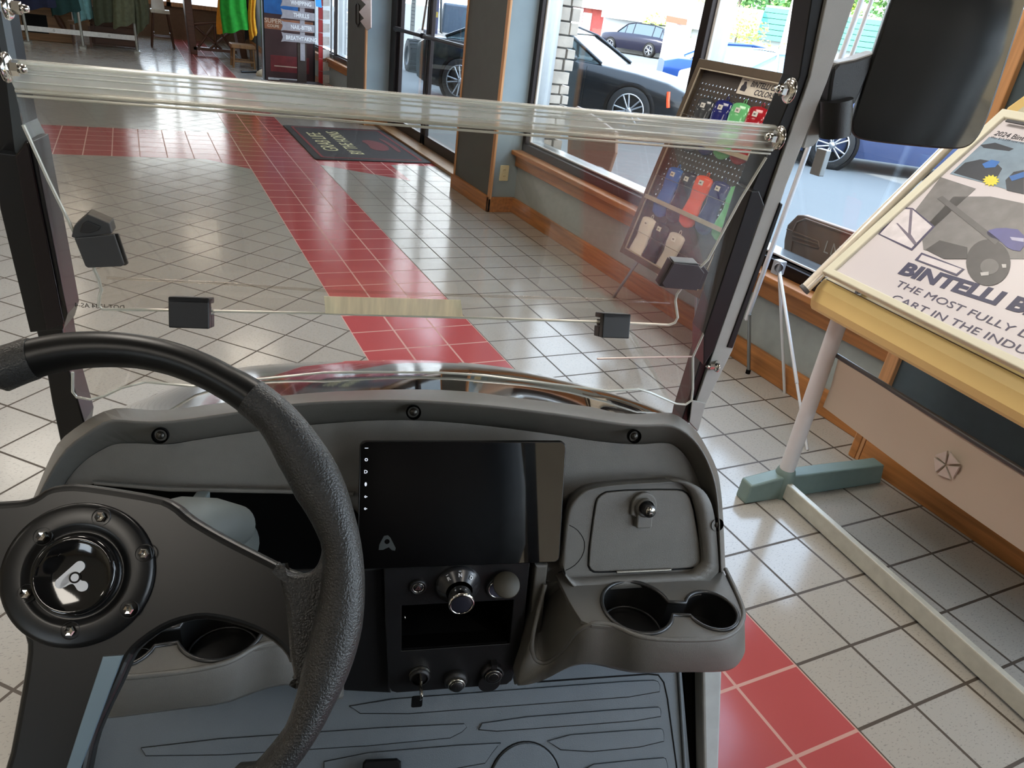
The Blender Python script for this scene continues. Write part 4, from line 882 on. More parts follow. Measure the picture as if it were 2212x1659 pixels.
def ptext(u0, v0, u1, v1, s, size, off=0., sx=1., col=0):
    a0 = PBp.to2(u0, v0); a1 = PBp.to2(u1, v1); t = math.atan2(a1[1] - a0[1], a1[0] - a0[0])
    b.text(s, size * .948, PBp.M(.001) @ T(a0[0], a0[1], 0, t), 0, .0002, 'LEFT', off=off, sx=sx)
ptext(1948, 580, 2212, 664, 'BINTELLI BEYOND', .060, .0026, 1.3)
b.build('headline', mat('print_navy', NAVY, .5), pp_, I4)
b = MB(); ptext(1937, 612, 2212, 722, 'THE MOST FULLY LOADED', .031, 0., 1.5); ptext(1927, 642, 2212, 758, 'CART IN THE INDUSTRY', .031, 0., 1.5); b.build('slogan', mat('print_navy_thin', (80, 76, 100), .5), pp_, I4)
ink('photo_back', [[(1898, 385), (2025, 410), (2200, 255), (2212, 262), (2212, 290), (2110, 258)][:0] or [(2052, 376), (2137, 296), (2212, 308), (2212, 420), (2128, 396)]], (128, 150, 168))
ink('photo_cart', [[(2060, 374), (2085, 352), (2118, 345), (2150, 350), (2165, 365), (2150, 392), (2128, 394)], [(2118, 314), (2150, 309), (2190, 322), (2180, 327), (2125, 320)], [(2172, 390), (2190, 372), (2212, 368), (2212, 420), (2175, 412)]], (40, 46, 56), .001)
ink('photo_blue', [[(2122, 355), (2142, 346), (2160, 350), (2150, 362), (2128, 364)], [(2180, 382), (2212, 372), (2212, 384), (2186, 392)]], (44, 110, 190), .0014)
ink('sunburst', [[(2138 + (19 if k % 2 else 13) * math.cos(k * PI / 12) + 20 * 0 + 3, 391 + (13 if k % 2 else 9) * math.sin(k * PI / 12)) for k in range(24)]], (238, 224, 60), .0018)
ink('big_photo', [[(1990, 500), (2060, 425), (2140, 425), (2212, 440), (2212, 560), (2120, 560), (2080, 558), (1995, 540)], [(1950, 490), (2032, 383), (2108, 408), (2020, 490), (1995, 478), (1965, 452)]], (124, 122, 122), .0006)
ink('windshield_outline', [[(1897, 506), (1950, 448), (1972, 450), (2020, 490), (1970, 542)]], (70, 66, 96), .0008)
ink('windshield_white', [[(1901, 506), (1951, 452), (1971, 453), (2014, 490), (1969, 537)], [(1984, 562), (1992, 551), (2078, 582), (2066, 592)]], (222, 216, 220), .0012)
ink('wiper', [[(1966, 452), (1972, 452), (1968, 507), (1982, 528), (1975, 530), (1936, 483), (1940, 483), (1962, 505)]], (120, 112, 128), .0016)
ink('bumper_outline', [[(1976, 562), (1991, 546), (2084, 582), (2067, 597)]], (70, 66, 96), .0009)
ink('tyre', [[(2135 + 48 * math.cos(k * PI / 14), 568 + 50 * math.sin(k * PI / 14)) for k in range(28)], [(2000, 540), (2030, 520), (2090, 535), (2090, 560), (2040, 560)]], (74, 72, 72), .0014)
ink('tyre_rim', [[(2138 + 20 * math.cos(k * PI / 10), 577 + 17 * math.sin(k * PI / 10)) for k in range(20)]], (110, 108, 108), .0018)
ink('tyre_glints', [[(2118, 590), (2136, 588), (2136, 596), (2120, 597)], [(2164, 572), (2174, 572), (2174, 580), (2166, 580)]], (200, 198, 198), .0022)
ink('bonnet_blue', [[(2130, 500), (2160, 492), (2212, 498), (2212, 545), (2180, 540), (2160, 520), (2135, 512)]], (86, 86, 150), .0016, sm=1)
ink('bonnet_shine', [[(2182, 513), (2212, 516), (2212, 524), (2186, 520)]], (190, 190, 220), .002)
ink('pillar', [[(2025, 430), (2036, 424), (2160, 520), (2150, 530)]], (100, 98, 98), .0016)
b = MB(); ptext(2150, 288, 2212, 300, '2024 Bintelli Beyond', .026, 0, .95); ptext(2140, 297, 2212, 310, 'Was $13,299 now reduced', .012, 0, 1.); b.build('price_line', mat('print_dark', (50, 50, 60), .5), pp_, I4)
MB().box(.05, .76, -.004, .004, 0, .004, 0, PBp.M(.01) @ T(0, pbH - .042, 0)).build('hanger_slot', mat('dark_rod', (70, 68, 70), .4), board, I4)
for a_ in (.12, .78):                      # props that hold the board above the desk
    q0, q1 = PBp.o + PBp.x * a_ + PBp.y * .03 - PBp.n * .012, PBp.o + PBp.x * a_ + PBp.y * (pbH * .5) - PBp.n * .012
    MB().tube([q0, (q0[0], q0[1], .810)], .008, 8).tube([q1, (q1[0], q1[1], .810)], .008, 8).tube([(q0[0], q0[1], .817), (q1[0], q1[1], .817)], .008, 8).build('board_prop', M_alu, board, I4)
# further desk corner at the right edge
o = thing('yellow_display_case', 'cream yellow case edge behind the top of the poster board', 'case', WX(2180, 250, .98))
b = MB(); b.prism([WX(u, v, .97) for u, v in ((2165, 252), (2176, 232), (2290, 150), (2330, 300), (2212, 272))], (.065, 0, 0)); b.build('case_body', M_yel, o, I4, bevel=.004)
b = MB(); b.prism([WX(u, v, .968) for u, v in ((2192, 246), (2290, 172), (2320, 280), (2212, 258))], (-.004, 0, 0)); b.build('case_face', mat('cream_frame', (222, 218, 196), .4), o, I4)

# ================================================================ colour sample board on its easel
xt, xb_, = 1.13, .88
cTL, cTR = WX(1532, 133, xt), WX(1745, 166, xt); cBL = WX(1347, 546, xb_)
CBp = Pl(cBL, (0, -1, 0), cTL - cBL)
cb = thing('colour_sample_board', 'brown framed pegboard of coloured cart samples standing on easel by window', 'display board', (cBL[0], cBL[1], 0))
cw = abs(cTR[1] - cTL[1]) * 1.0; q = CBp.to2(1530, 657); cw = (cw + q[0]) / 2; chh = float(np.linalg.norm(cTL - cBL))
M_bf = mat('bronze_brown_frame', (92, 80, 66), .4, .3, var=.05); M_peg = mat('dark_brown_board', (70, 64, 60), .6, var=.1, nscale=6)
b = MB(); b.plate([(0, 0), (cw, 0), (cw, chh), (0, chh)], [[(.03, .03), (cw - .03, .03), (cw - .03, chh - .04), (.03, chh - .04)]], .05, .003, M=CBp.M(-.02)); b.build('frame', M_bf, cb, I4)
b = MB(); b.plate([(.03, .03), (cw - .03, .03), (cw - .03, chh - .04), (.03, chh - .04)], [[(.036, .036), (cw - .036, .036), (cw - .036, chh - .046), (.036, chh - .046)]], .006, 0, M=CBp.M(.022)); b.build('frame_bead', mat('silver_bead', (190, 180, 160), .35, .4), cb, I4)
b = MB(); holes = []
yrow = chh - .07; step = .027
nx = int((cw - .1) / step)
z0p = chh * .33
rows_ = int((chh - .06 - z0p) / step)
b.plate([(.02, .02), (cw - .02, .02), (cw - .02, chh - .03), (.02, chh - .03)], [circ(.05 + i * step, z0p + j * step + .01, .0055, n=6) for i in range(nx + 1) for j in range(rows_)], .005, 0, M=CBp.M(-.012)); b.build('pegboard', M_peg, cb, I4)
MB().box(.03, cw - .03, 0, .02, 0, .05, 0, CBp.M(-.01) @ T(0, chh * .305, 0)).build('lower_ledge', mat('silver_bead', (190, 180, 160), .35, .4), cb, I4)
MB().box(.03, cw - .03, 0, .02, 0, .05, 0, CBp.M(-.01) @ T(0, chh * .625, 0)).build('upper_ledge', mat('silver_bead', (190, 180, 160), .35, .4), cb, I4)
for zz in (.74, .43, .14): MB().tube([CBp.hit(0, 0) * 0 + (CBp.o + CBp.x * .03 + CBp.y * chh * zz + CBp.n * .036), CBp.o + CBp.x * (cw - .03) + CBp.y * chh * zz + CBp.n * .036], .0013, 6).build('retaining_wire', M_steel, cb, I4)
for (a, c) in ((.12, 1.02), (cw - .12, .9)):
    tp = CBp.o + CBp.x * a + CBp.y * .05 - CBp.n * .03; tt = CBp.o + CBp.x * (.3) + CBp.y * chh * .9 - CBp.n * .04
    ft = np.array([1.0, 2.28, 0]) if a < .2 else np.array([1.0, 1.5, 0])
    MB().tube([tt, tp, ft], .008, 10).build('easel_leg', M_alu, cb, I4)
b = MB(); s0 = CBp.to2(1597, 188); s1 = CBp.to2(1685, 198)
sg = CBp.M(-.002) @ T((s0[0] + s1[0]) / 2, (s0[1] + s1[1]) / 2, 0)
b.box(-.135, .135, -.036, .036, -.006, 0, 0, sg); b.text('BINTELLI CART', .034, sg @ T(.04, .015, .0005), 1, .0003, shear=.2, off=.0006, sx=.9); b.text('COLORS', .034, sg @ T(.04, -.017, .0005), 1, .0003, shear=.2, off=.0006, sx=.95)
b.plate([(-.12, -.02), (-.118, .0), (-.11, .008), (-.11, .02), (-.095, .022), (-.088, .006), (-.08, -.004), (-.085, -.022)], [], .0005, M=sg, mi=1); b.box(-.118, -.085, .026, .029, 0, .0005, 1, sg)
b.build('name_plate', [mat('plate_cream', (220, 214, 200), .4), mat('print_dark', (50, 50, 60), .5)], cb, I4)
def sample(u, v, L, colname, col, label, tagged=True, rough=.12, hgt=.25):
    """moulded plastic cart-body swatch, hung by a loop; (u, v) = its top"""
    a, c = CBp.to2(u, v, .01); W_ = .064
    o = thing('colour_sample', label, 'colour sample', CBp.o + CBp.x * a + CBp.y * (c - L) + CBp.n * .01, 0, 'moulded colour samples on the display board')
    rows = []
    prof = [(-.0, .3, .003), (.02, .72, .010), (.06, .95, .016), (.25, .92, .018), (.45, .78, .014), (.6, .86, .017), (.8, 1.0, .02), (.93, .82, .016), (.985, .4, .008), (1., .12, .003)]
    for t, w1, d1 in prof:
        rows.append([CBp.o + CBp.x * (a + W_ * w1 * math.cos(k)) + CBp.y * (c - L * t) + CBp.n * (.002 + d1 * max(0, math.sin(k)) ** .7) for k in np.linspace(0, PI, 13)])
    M_ = mat('sample_' + colname, col, rough, var=.04, coat=.5)
    b = MB(); b.loft(rows, 0); b.loft([[r[0], r[-1]] for r in rows], 0, sm=False); b.build('shell', M_, o, I4)
    b = MB(); b.tube([CBp.o + CBp.x * (a + .01 + .008 * math.cos(k)) + CBp.y * (c + .006 + .012 * math.sin(k)) + CBp.n * .004 for k in np.linspace(0, 2 * PI, 12, endpoint=False)], .0022, 6, closed=True); b.build('hanging_loop', M_, o, I4)
    b = MB(); b.box(-.016, .016, -.011, .011, 0, .001, 0, CBp.M(.0205) @ T(a + .002, c - L * .14, 0)); b.box(-.01, .004, -.004, .003, .001, .0012, 1, CBp.M(.0205) @ T(a + .002, c - L * .14, 0)); b.build('sticker', [mat('sticker_white', (222, 222, 214), .5), mat('sticker_print', (110, 110, 110), .5)], o, I4)
Ls = .26
for (u, v, n_, c_, l_) in ((1528, 212, 'charcoal', (62, 66, 70), 'glossy charcoal cart colour sample at left end of top row'), (1566, 216, 'navy', (28, 36, 110), 'navy blue cart colour sample second from left in top row'), (1604, 222, 'mint', (110, 196, 128), 'mint green cart colour sample in middle of top row'), (1642, 230, 'red', (168, 24, 38), 'red cart colour sample beside white one in top row'), (1682, 240, 'white', (222, 218, 206), 'white cart colour sample at right end of top row')):
    sample(u, v, Ls, n_, c_, l_)
for (u, v, n_, c_, l_) in ((1462, 362, 'sky', (60, 110, 190), 'light blue cart colour sample at left end of middle row'), (1492, 372, 'plum', (50, 36, 56), 'dark plum cart colour sample next to orange one'), (1524, 380, 'orange', (236, 84, 40), 'orange cart colour sample in the middle row'), (1560, 392, 'indigo', (48, 46, 110), 'indigo cart colour sample between orange and green ones'), (1600, 404, 'mint', (110, 196, 128), 'mint green cart colour sample in the middle row'), (1634, 420, 'red', (168, 24, 38), 'red cart colour sample at right end of middle row')):
    sample(u, v, Ls * .98, n_, c_, l_)
for (u, v, n_, c_, l_) in ((1404, 470, 'white', (222, 218, 206), 'white cart colour sample in bottom row of the board'), (1432, 482, 'black', (30, 28, 32), 'black cart colour sample between the two pale bottom ones'), (1464, 504, 'pearl', (200, 196, 186), 'pearl silver cart colour sample at right of bottom row')):
    sample(u, v, Ls * .9, n_, c_, l_)

# ================================================================ white tripod easel near the desk
tr = thing('tripod_easel', 'white telescopic tripod easel standing between cart and desk', 'easel', (1.02, 1.0, 0))
M_tri = mat('white_enamel', (216, 220, 226), .3, .1, var=.02)
kn = WX(1682, 577, 1.0); tp = WX(1872, -30, 1.0); le = WX(1612, 690, 1.01); f1 = np.array([1.13, 1.26, .0]); f2 = WZ(1744, 972, 0)
def flat(b, p, q, w_, t_, mi=0):
    b.tube([p, q], [w_, w_], 4, mi, ry=t_, up=(1, .6, 0))
b = MB(); flat(b, tp, le, .016, .011); flat(b, tp + np.array([.0, -.045, 0]), kn + np.array([0, -.02, .55]), .013, .008); L1 = b.build('main_mast', M_tri, tr, I4)
b = MB(); b.tube([le + (kn - le) * .1, f1 + np.array([0, 0, .02])], .0085, 10); b.tube([f1 + np.array([0, 0, .02]), f1], .0115, 10, 1); b.build('leg', [M_alu, M_dark], tr, I4)
b = MB(); flat(b, kn, kn * .35 + f2 * .65, .011, .008); b.tube([kn * .4 + f2 * .6, f2], .006, 8); b.build('leg', M_tri, tr, I4)
b = MB(); b.tube([kn + np.array([.03, .03, 0]), np.array([1.17, 1.05, .0])], .007, 8); b.build('leg', M_tri, tr, I4)
b = MB(); b.box(-.02, .02, -.02, .02, -.03, .03, 0, Matrix.Translation(tuple(kn))); b.lathe([(.018, 0), (.02, .006), (.018, .024), (.01, .028), (.0001, .028)], 14, 0, frame(kn + np.array([-.02, -.02, .005]), (0, 0, 1), (.7, -.7, 0))); b.build('clamp_knob', mat('grey_knob', (150, 154, 162), .4), tr, I4, bevel=.003)
k2 = WX(1770, 350, .99); b = MB(); b.box(-.014, .014, -.03, .02, -.05, .05, 0, Matrix.Translation(tuple(k2))); b.build('slide_clip', M_alu, tr, I4, bevel=.003)

# ================================================================ brown moulded panels at the window
M_brn = mat('taupe_plastic', (138, 112, 94), .55, var=.05, nscale=12, bump=.2, bscale=400)
Wp = Pl((1.30, 0, 0), (0, -1, 0), (0, 0, 1))
def wp(L, x): return Pl((x, 0, 0), (0, -1, 0), (0, 0, 1)).p2(L)
X1 = 1.46
out1 = wp([(1690, 600), (1693, 520), (1700, 486), (1722, 464), (1735, 464), (1900, 520), (2060, 585), (2075, 700), (2060, 760), (1900, 700)], X1)
Mp = Pl((X1, 0, 0), (0, -1, 0), (0, 0, 1)).M(0)
o = thing('moulded_panel', 'brown moulded plastic panel with raised lettering outside the near window', 'panel', (X1, 1.3, -.1))
b = MB(); b.plate(out1, [], .04, .008, M=Mp @ T(0, 0, -.04)); [b.box(1.47, 1.5, y, y + .05, -.12, .6) for y in (.8, 1.4)]; b.build('panel_body', M_brn, o, I4)
b = MB()
for L in ([(1712, 510), (1768, 528), (1768, 537), (1712, 519), (1706, 555), (1715, 568), (1730, 574)],):
    b.tube(Pl((X1 - .002, 0, 0), (0, -1, 0), (0, 0, 1)).p3(L), .004, 8)
b.tube(Pl((X1 - .002, 0, 0), (0, -1, 0), (0, 0, 1)).p3([(1712, 503), (1722, 480), (1740, 473), (1850, 512), (1960, 556)]), .005, 8)
b.tube(Pl((X1 - .002, 0, 0), (0, -1, 0), (0, 0, 1)).p3([(1700, 495), (1768, 522), (1770, 535)]), .004, 8)
b.build('raised_bead', M_brn, o, I4)
q = wp([(1790, 537)], X1)[0]; b = MB(); b.text('LN', .085, Mp @ T(q[0] + .02, q[1], .0) @ Matrix.Rotation(0, 4, 'X'), 0, .002, off=-.001, sx=.8, sp=1.2); b.build('raised_letters', mat('letter_highlight', (200, 192, 182), .3), o, I4)
X2 = 1.75
o = thing('moulded_panel', 'plain brown rounded plastic panel standing outside window near stone pier', 'panel', (X2, 3.6, -.1))
out2 = wp([(1224, 345), (1226, 300), (1232, 240), (1245, 229), (1256, 234), (1290, 256), (1330, 285), (1328, 330), (1314, 372), (1300, 362), (1270, 352)], X2)
b = MB(); b.plate(out2, [], .03, .01, M=Pl((X2, 0, 0), (0, -1, 0), (0, 0, 1)).M(-.03)); b.build('panel_body', M_brn, o, I4)
b = MB(); zz = min(q[1] for q in out2); yy = -sum(q[0] for q in out2) / len(out2); [b.tube([(X2 + .015, yy + d, -.1), (X2 + .015, yy + d, zz + .25)], .015, 8) for d in (-.15, .15)]; b.build('leg', M_brn, o, I4)

# ================================================================ far end of the showroom
M_rail = mat('rack_grey_metal', (150, 150, 142), .4, .4); M_bar = mat('white_bar', (214, 214, 210), .4)
rk = thing('clothing_rack', 'grey clothes rack with white bottom rail at the far end', 'clothing rack', (-2.1, 13.9, 0))
for x in (-3.72, -2.88, -2.11, -1.31):
    b = MB(); b.tube([(x, 13.9, .03), (x - .03, 13.9, 1.4)], .022, 10); b.prism([(x - .05, 13.75, 0), (x + .04, 13.75, 0), (x + .04, 14.05, 0), (x - .05, 14.05, 0)], (0, 0, .035)); b.build('post', M_rail, rk, I4)
for (a, c) in ((-3.7, -2.9), (-2.86, -2.13), (-2.09, -1.33)):
    b = MB(); b.box(a, c, 13.88, 13.9, .19, .265).lathe([(.016, 0), (.016, .004), (.011, .004), (.011, 0)], 14, 1, frame(((a + c) / 2, 13.878, .228), (1, 0, 0), (0, 0, 1))); b.build('bottom_rail', [M_bar, M_rail], rk, I4)
MB().tube([(-3.75, 13.9, 1.4), (-1.3, 13.9, 1.4)], .02, 10).build('hanging_rail', M_rail, rk, I4)
def garment(x, y, z0, z1, w_, col, cn, label, ph=0., d=.06, group=None, cat_='garment', skew=.06):
    o = thing('hanging_garment', label, cat_, (x, y, z0), 0, group)
    rows = []
    for t in np.linspace(0, 1, 7):
        z = z0 + (z1 - z0) * t; row = []
        for k in np.linspace(0, 2 * PI, 33):
            ww = w_ / 2 * (1 - .12 * t) * (1 if t < .93 else .5)
            fold = 1 + .3 * math.sin(k * 7 + ph + t)
            row.append((x + ww * math.cos(k) + .02 * math.sin(t * 5 + ph), y + d * math.sin(k) * fold, z + (skew * math.cos(k) + .012 * math.sin(k * 5 + ph)) * (1 - t)))
        rows.append(row)
    b = MB(); b.loft(rows, 0); b.build('cloth', mat('cloth_' + cn, col, .9, var=.18, nscale=18), o, I4)
    MB().tube([(x - w_ * .25, y, z1), (x, y, z1 + .05), (x, y, z1 + .11)], .004, 6).build('hanger', M_steel, o, I4)
    return o
garment(-3.3, 13.88, .5, 1.3, .5, (18, 26, 36), 'black_blue', 'near black garment hanging at left end of the rack', 0)
garment(-2.72, 13.86, .52, 1.3, .6, (22, 28, 54), 'navy', 'navy blue garment hanging near left of the rack', 1)
garment(-2.3, 13.9, .5, 1.3, .42, (16, 52, 50), 'bottle', 'dark green garment hanging left of the plaid one', 2)
g = garment(-2.05, 13.97, .42, 1.3, .3, (96, 140, 142), 'plaid', 'teal checked shirt hanging behind the dark green one', 3)
for k in range(4): MB().box(-2.19 + k * .09, -2.18 + k * .09, 13.905, 13.91, .44, 1.0).build('check_stripe', mat('stripe_teal', (40, 80, 84), .9), g, I4)
garment(-1.72, 13.9, .42, 1.3, .34, (60, 66, 48), 'olive_dark', 'dark olive garment hanging right of the checked shirt', 4)
garment(-1.45, 13.86, .40, 1.3, .34, (92, 96, 74), 'olive', 'olive green garment hanging beside the end post', 5)
garment(-1.2, 13.95, .36, 1.3, .24, (78, 82, 62), 'olive_b', 'olive garment with slanted hem at right end of rack', 6, skew=.12)
M_walnut = wood('walnut_wood', (84, 52, 34), (60, 36, 24), 'x'); M_pine = wood('pine_wood', (136, 100, 62), (100, 70, 44), 'z')
M_tan = wood('tan_wood', (126, 92, 56), (90, 60, 40), 'x')
o = thing('wooden_cabinet', 'tan wooden cabinet with arched opening behind the rack', 'cabinet', (-2.9, 14.7, 0))
b = MB(); b.box(-3.4, -2.25, 14.5, 15.0, 0, .9); b.build('carcass', M_tan, o, I4, bevel=.01)
b = MB(); b.box(-2.98, -2.62, 14.49, 14.5, .12, .4); b.build('opening', M_dark, o, I4); b = MB(); b.tube([(-2.5, 14.47, .5), (-2.42, 14.46, .3), (-2.35, 14.46, .15)], [.03, .05, .02], 10); b.build('carved_leg', M_walnut, o, I4)
o = thing('slatted_crate', 'dark brown slatted wooden crate behind the olive garments', 'crate', (-1.65, 14.6, 0))
b = MB(); [b.box(-2.0, -1.28, 14.4, 14.8, z, z + .085) for z in (.05, .145, .24, .335, .43, .525)]; b.box(-1.98, -1.3, 14.42, 14.78, .03, .6); b.build('slats', M_walnut, o, I4, bevel=.004)
b = MB(); [b.box(x, x + .02, 14.38, 14.4, .03, .62) for x in (-1.95, -1.65, -1.32)]; b.build('battens', M_walnut, o, I4)
o = thing('low_bench', 'pale wooden bench behind the plaid shirt hem', 'bench', (-2.05, 14.5, 0)); b = MB(); b.box(-2.3, -1.98, 14.1, 14.35, .33, .38); b.build('seat', M_tan, o, I4); [MB().box(x, x + .03, 14.2, 14.25, 0, .33).build('leg', M_walnut, o, I4) for x in (-2.28, -2.02)]
def stool(x, y, h, w_, m_leg, m_seat, label, tilt=.05):
    o = thing('bar_stool', label, 'stool', (x, y, 0)); s_ = w_ / 2
    for a in (-1, 1):
        for c in (-1, 1): MB().tube([(x + a * (s_ + tilt), y + c * s_, 0), (x + a * (s_ - .02), y + c * s_, h)], .018, 4).build('leg', m_leg, o, I4)
    b = MB(); [b.box(x - s_, x + s_, y + c * s_ - .01, y + c * s_ + .01, h * .3, h * .3 + .025) for c in (-1, 1)]; [b.box(x + a * s_ - .01, x + a * s_ + .01, y - s_, y + s_, h * .4, h * .4 + .025) for a in (-1, 1)]; b.build('stretchers', m_leg, o, I4)
    b = MB(); b.box(x - s_ - .02, x + s_ + .02, y - s_ - .02, y + s_ + .02, h, h + .06); b.build('seat', m_seat, o, I4, bevel=.01)
stool(-.86, 15.3, .58, .28, M_walnut, mat('pale_seat', (200, 196, 180), .5), 'tall brown stool with pale seat beside the rack end')
o = thing('folded_card', 'white folded card standing on the pale stool seat', 'card', (-.9, 15.3, .64)); b = MB(); b.prism([(-1.0, 15.25, .64), (-.78, 15.25, .64), (-.8, 15.3, .95), (-.98, 15.3, .95)], (0, .004, 0)); b.prism([(-1.0, 15.36, .64), (-.78, 15.36, .64), (-.8, 15.305, .95), (-.98, 15.305, .95)], (0, .004, 0)); b.build('card_leaves', M_white, o, I4)
# trestle table
o = thing('trestle_table', 'dark brown rustic trestle table with crossed braces by far window', 'table', (-.1, 14.8, 0))
for x, lean in ((-.42, .05), (.34, .16)):
    b = MB(); b.prism([(x - .07 + lean * 0, 14.5, 1.0), (x + .05, 14.5, 1.0), (x + .05 + lean, 14.5, 0), (x - .07 + lean, 14.5, 0)], (0, .5, 0)); b.build('leg', M_walnut, o, I4, bevel=.008)
b = MB(); b.box(-.6, .5, 14.4, 15.2, 1.0, 1.06); b.build('table_top', M_walnut, o, I4, bevel=.01)
b = MB(); b.tube([(-.36, 14.55, .5), (-.02, 14.55, .56), (.32, 14.55, .5)], .03, 6)
for p, q in (((-.32, .46), (.1, .12)), ((.3, .46), (-.1, .12)), ((-.3, .12), (-.02, .5)), ((.3, .12), (.02, .5)), ((0, .12), (0, .54))): b.tube([(p[0], 14.55, p[1]), (q[0], 14.55, q[1])], .022, 6)
b.box(-.38, .36, 14.5, 14.6, .08, .13); b.build('crossed_braces', M_walnut, o, I4)
stool(.28, 13.05, .30, .34, M_pine, M_pine, 'low light brown wooden frame stand below the green shirt', 0)
sr = thing('shirt_stand', 'black metal garment stand with T foot beside the poster stand', 'clothing rack', (.42, 12.3, 0))
b = MB(); b.tube([(.42, 12.3, 0), (.42, 12.3, 1.3)], .016, 10); b.build('post', M_strutb, sr, I4)
b = MB(); b.tube([(.15, 12.2, .015), (.42, 12.3, .02), (.55, 12.6, .015)], .014, 8); b.tube([(.42, 12.3, .02), (.56, 12.0, .015)], .014, 8); b.build('foot', M_strutb, sr, I4)
MB().tube([(.0, 12.3, 1.3), (.62, 12.3, 1.3)], .014, 8).build('hanging_bar', M_strutb, sr, I4)
garment(.10, 12.25, .60, 1.25, .42, (34, 150, 44), 'green', 'bright green shirt hanging at far end of the aisle', 2, .08)
garment(.02, 12.34, .58, 1.25, .36, (196, 128, 30), 'amber', 'amber orange shirt hanging behind the bright green one', 4, .06)
garment(.27, 12.3, .52, 1.25, .10, (24, 24, 24), 'jet', 'black garment hanging beside the bright green shirt', 1, .05)
garment(.36, 12.25, .54, 1.25, .12, (214, 152, 34), 'golden', 'golden yellow shirt hanging next to the black stand post', 3, .07)
o = thing('white_shell', 'small cream shell shaped ornament on floor before the stand', 'ornament', (.46, 11.95, 0)); b = MB(); b.loft([[(.46 + .12 * k * math.cos(a) * (1 + .12 * math.sin(6 * a)), 11.95 + .09 * k * math.sin(a), z) for a in np.linspace(0, 2 * PI, 25)] for k, z in ((.9, 0), (1, .03), (.8, .07), (.4, .1), (.02, .11))], 0); b.build('shell_body', mat('shell_cream', (190, 176, 150), .7, var=.15), o, I4)
# poster stand
po = thing('poster_stand', 'tall framed car poster stand with blue top and red car', 'poster stand', (.68, 10.9, 0))
b = MB(); b.box(.30, 1.04, 10.86, 10.92, .03, 1.5); b.box(.29, .31, 10.845, 10.93, 0, 1.5, 1); b.box(.28, .34, 10.78, 11.0, 0, .08, 1); b.box(1.0, 1.05, 10.78, 11.0, 0, .05, 1); b.build('frame', [M_strutb, M_alu], po, I4, bevel=.004)
pp2 = MB().box(.33, 1.01, 10.85, 10.86, .06, 1.47).build('poster', mat('poster_dark_maroon', (64, 40, 40), .4, var=.2, nscale=5), po, I4)
def pr(name, x0, x1, z0, z1, col, y=10.846): MB().box(x0, x1, y, 10.85, z0, z1).build(name, mat('ink_' + name, col, .45, var=.25, nscale=9), pp2, I4)
pr('blue_sky', .33, .8, .96, 1.3, (30, 96, 160)); pr('orange_band', .33, 1.01, .76, .9, (150, 96, 66)); pr('red_body', .4, .95, .2, .42, (110, 34, 36)); pr('white_strip', .36, .9, .085, .115, (200, 200, 200), 10.843)
pr('light_bumper', .45, .8, .27, .285, (190, 160, 140), 10.843)
b = MB(); b.text('SUPER', .085, frame((.45, 10.844, .865), (1, 0, 0), (0, 0, 1)), 0, .0005, off=.001); b.text('COUPE', .05, frame((.45, 10.844, .80), (1, 0, 0), (0, 0, 1)), 0, .0005, off=.001); b.build('poster_lettering', mat('poster_cream', (214, 196, 170), .5), pp2, I4)
sgp = thing('arrow_signpost', 'brown signpost with grey arrow boards reading THRILLS', 'signpost', (.82, 10.42, 0))
b = MB(); b.box(.47, 1.06, 10.3, 10.6, 0, .13); b.build('base', mat('dark_wood_base', (54, 40, 30), .6, var=.15), sgp, I4, bevel=.02)
b = MB(); b.box(.70, .82, 10.38, 10.44, .1, .75); b.box(.735, .80, 10.37, 10.38, .42, 1.4, 1); b.build('post', [mat('dark_wood_base', (54, 40, 30), .6), mat('sign_grey', (150, 146, 150), .5)], sgp, I4)
def arrow(z, word, left=True, x0=.51, x1=.93):
    b = MB(); pts = [(x0 - .05, z + .045), (x0, z + .05), (x1, z + .045), (x1, z - .045), (x0, z - .045), (x0 - .05, z - .0)] if not left else [(x0 - .03, z + .065), (x0 + .01, z + .055), (x1, z + .05), (x1, z - .045), (x0 + .01, z - .05), (x0 - .035, z - .06), (x0 - .01, z)]
    b.prism([(x, 10.355, zz) for x, zz in pts], (0, .015, 0)); b.text(word, .072, frame(((x0 + x1) / 2 + .03, 10.352, z), (1, 0, 0), (0, 0, 1)), 1, .001, off=.002, sx=.8); b.build('arrow_board', [mat('sign_grey', (150, 146, 150), .5), mat('sign_white', (226, 228, 230), .5)], sgp, I4)
arrow(1.14, 'WHIPPING'); arrow(.99, 'THRILLS'); arrow(.84, 'NAIL-BITER'); arrow(.70, 'BREATHTAKING')
o = thing('blue_tag', 'bright blue tag stuck at top of the arrow signpost', 'tag', (1.0, 10.36, 1.15)); MB().prism([(.95, 10.35, 1.13), (1.03, 10.35, 1.12), (1.02, 10.35, 1.24), (.94, 10.35, 1.24)], (0, .004, 0)).build('tag_sheet', mat('sky_blue_paper', (60, 160, 236), .5), o, I4)
cs = thing('card_spinner', 'tall red and white card spinner beside the signpost', 'display rack', (1.12, 10.6, 0))
b = MB(); b.tube([(1.22, 10.6, .02), (1.22, 10.6, 1.6)], .012, 10); b.lathe([(.12, 0), (.1, .03), (.02, .05)], 20, 0, T(1.15, 10.6, 0)); b.build('pole', M_alu, cs, I4)
for k in range(8):
    z = .12 + k * .17; b = MB(); b.prism([(1.03, 10.56, z), (1.09, 10.56, z - .005), (1.09, 10.56, z + .16), (1.03, 10.56, z + .165)], (0, .02, 0)); b.prism([(1.09, 10.55, z + .0), (1.19, 10.58, z + .01), (1.19, 10.58, z + .12), (1.09, 10.55, z + .12)], (0, .01, 0), 1); b.build('card_pocket', [mat('spinner_red', (176, 34, 38), .4), mat('spinner_white', (216, 208, 200), .5)], cs, I4)
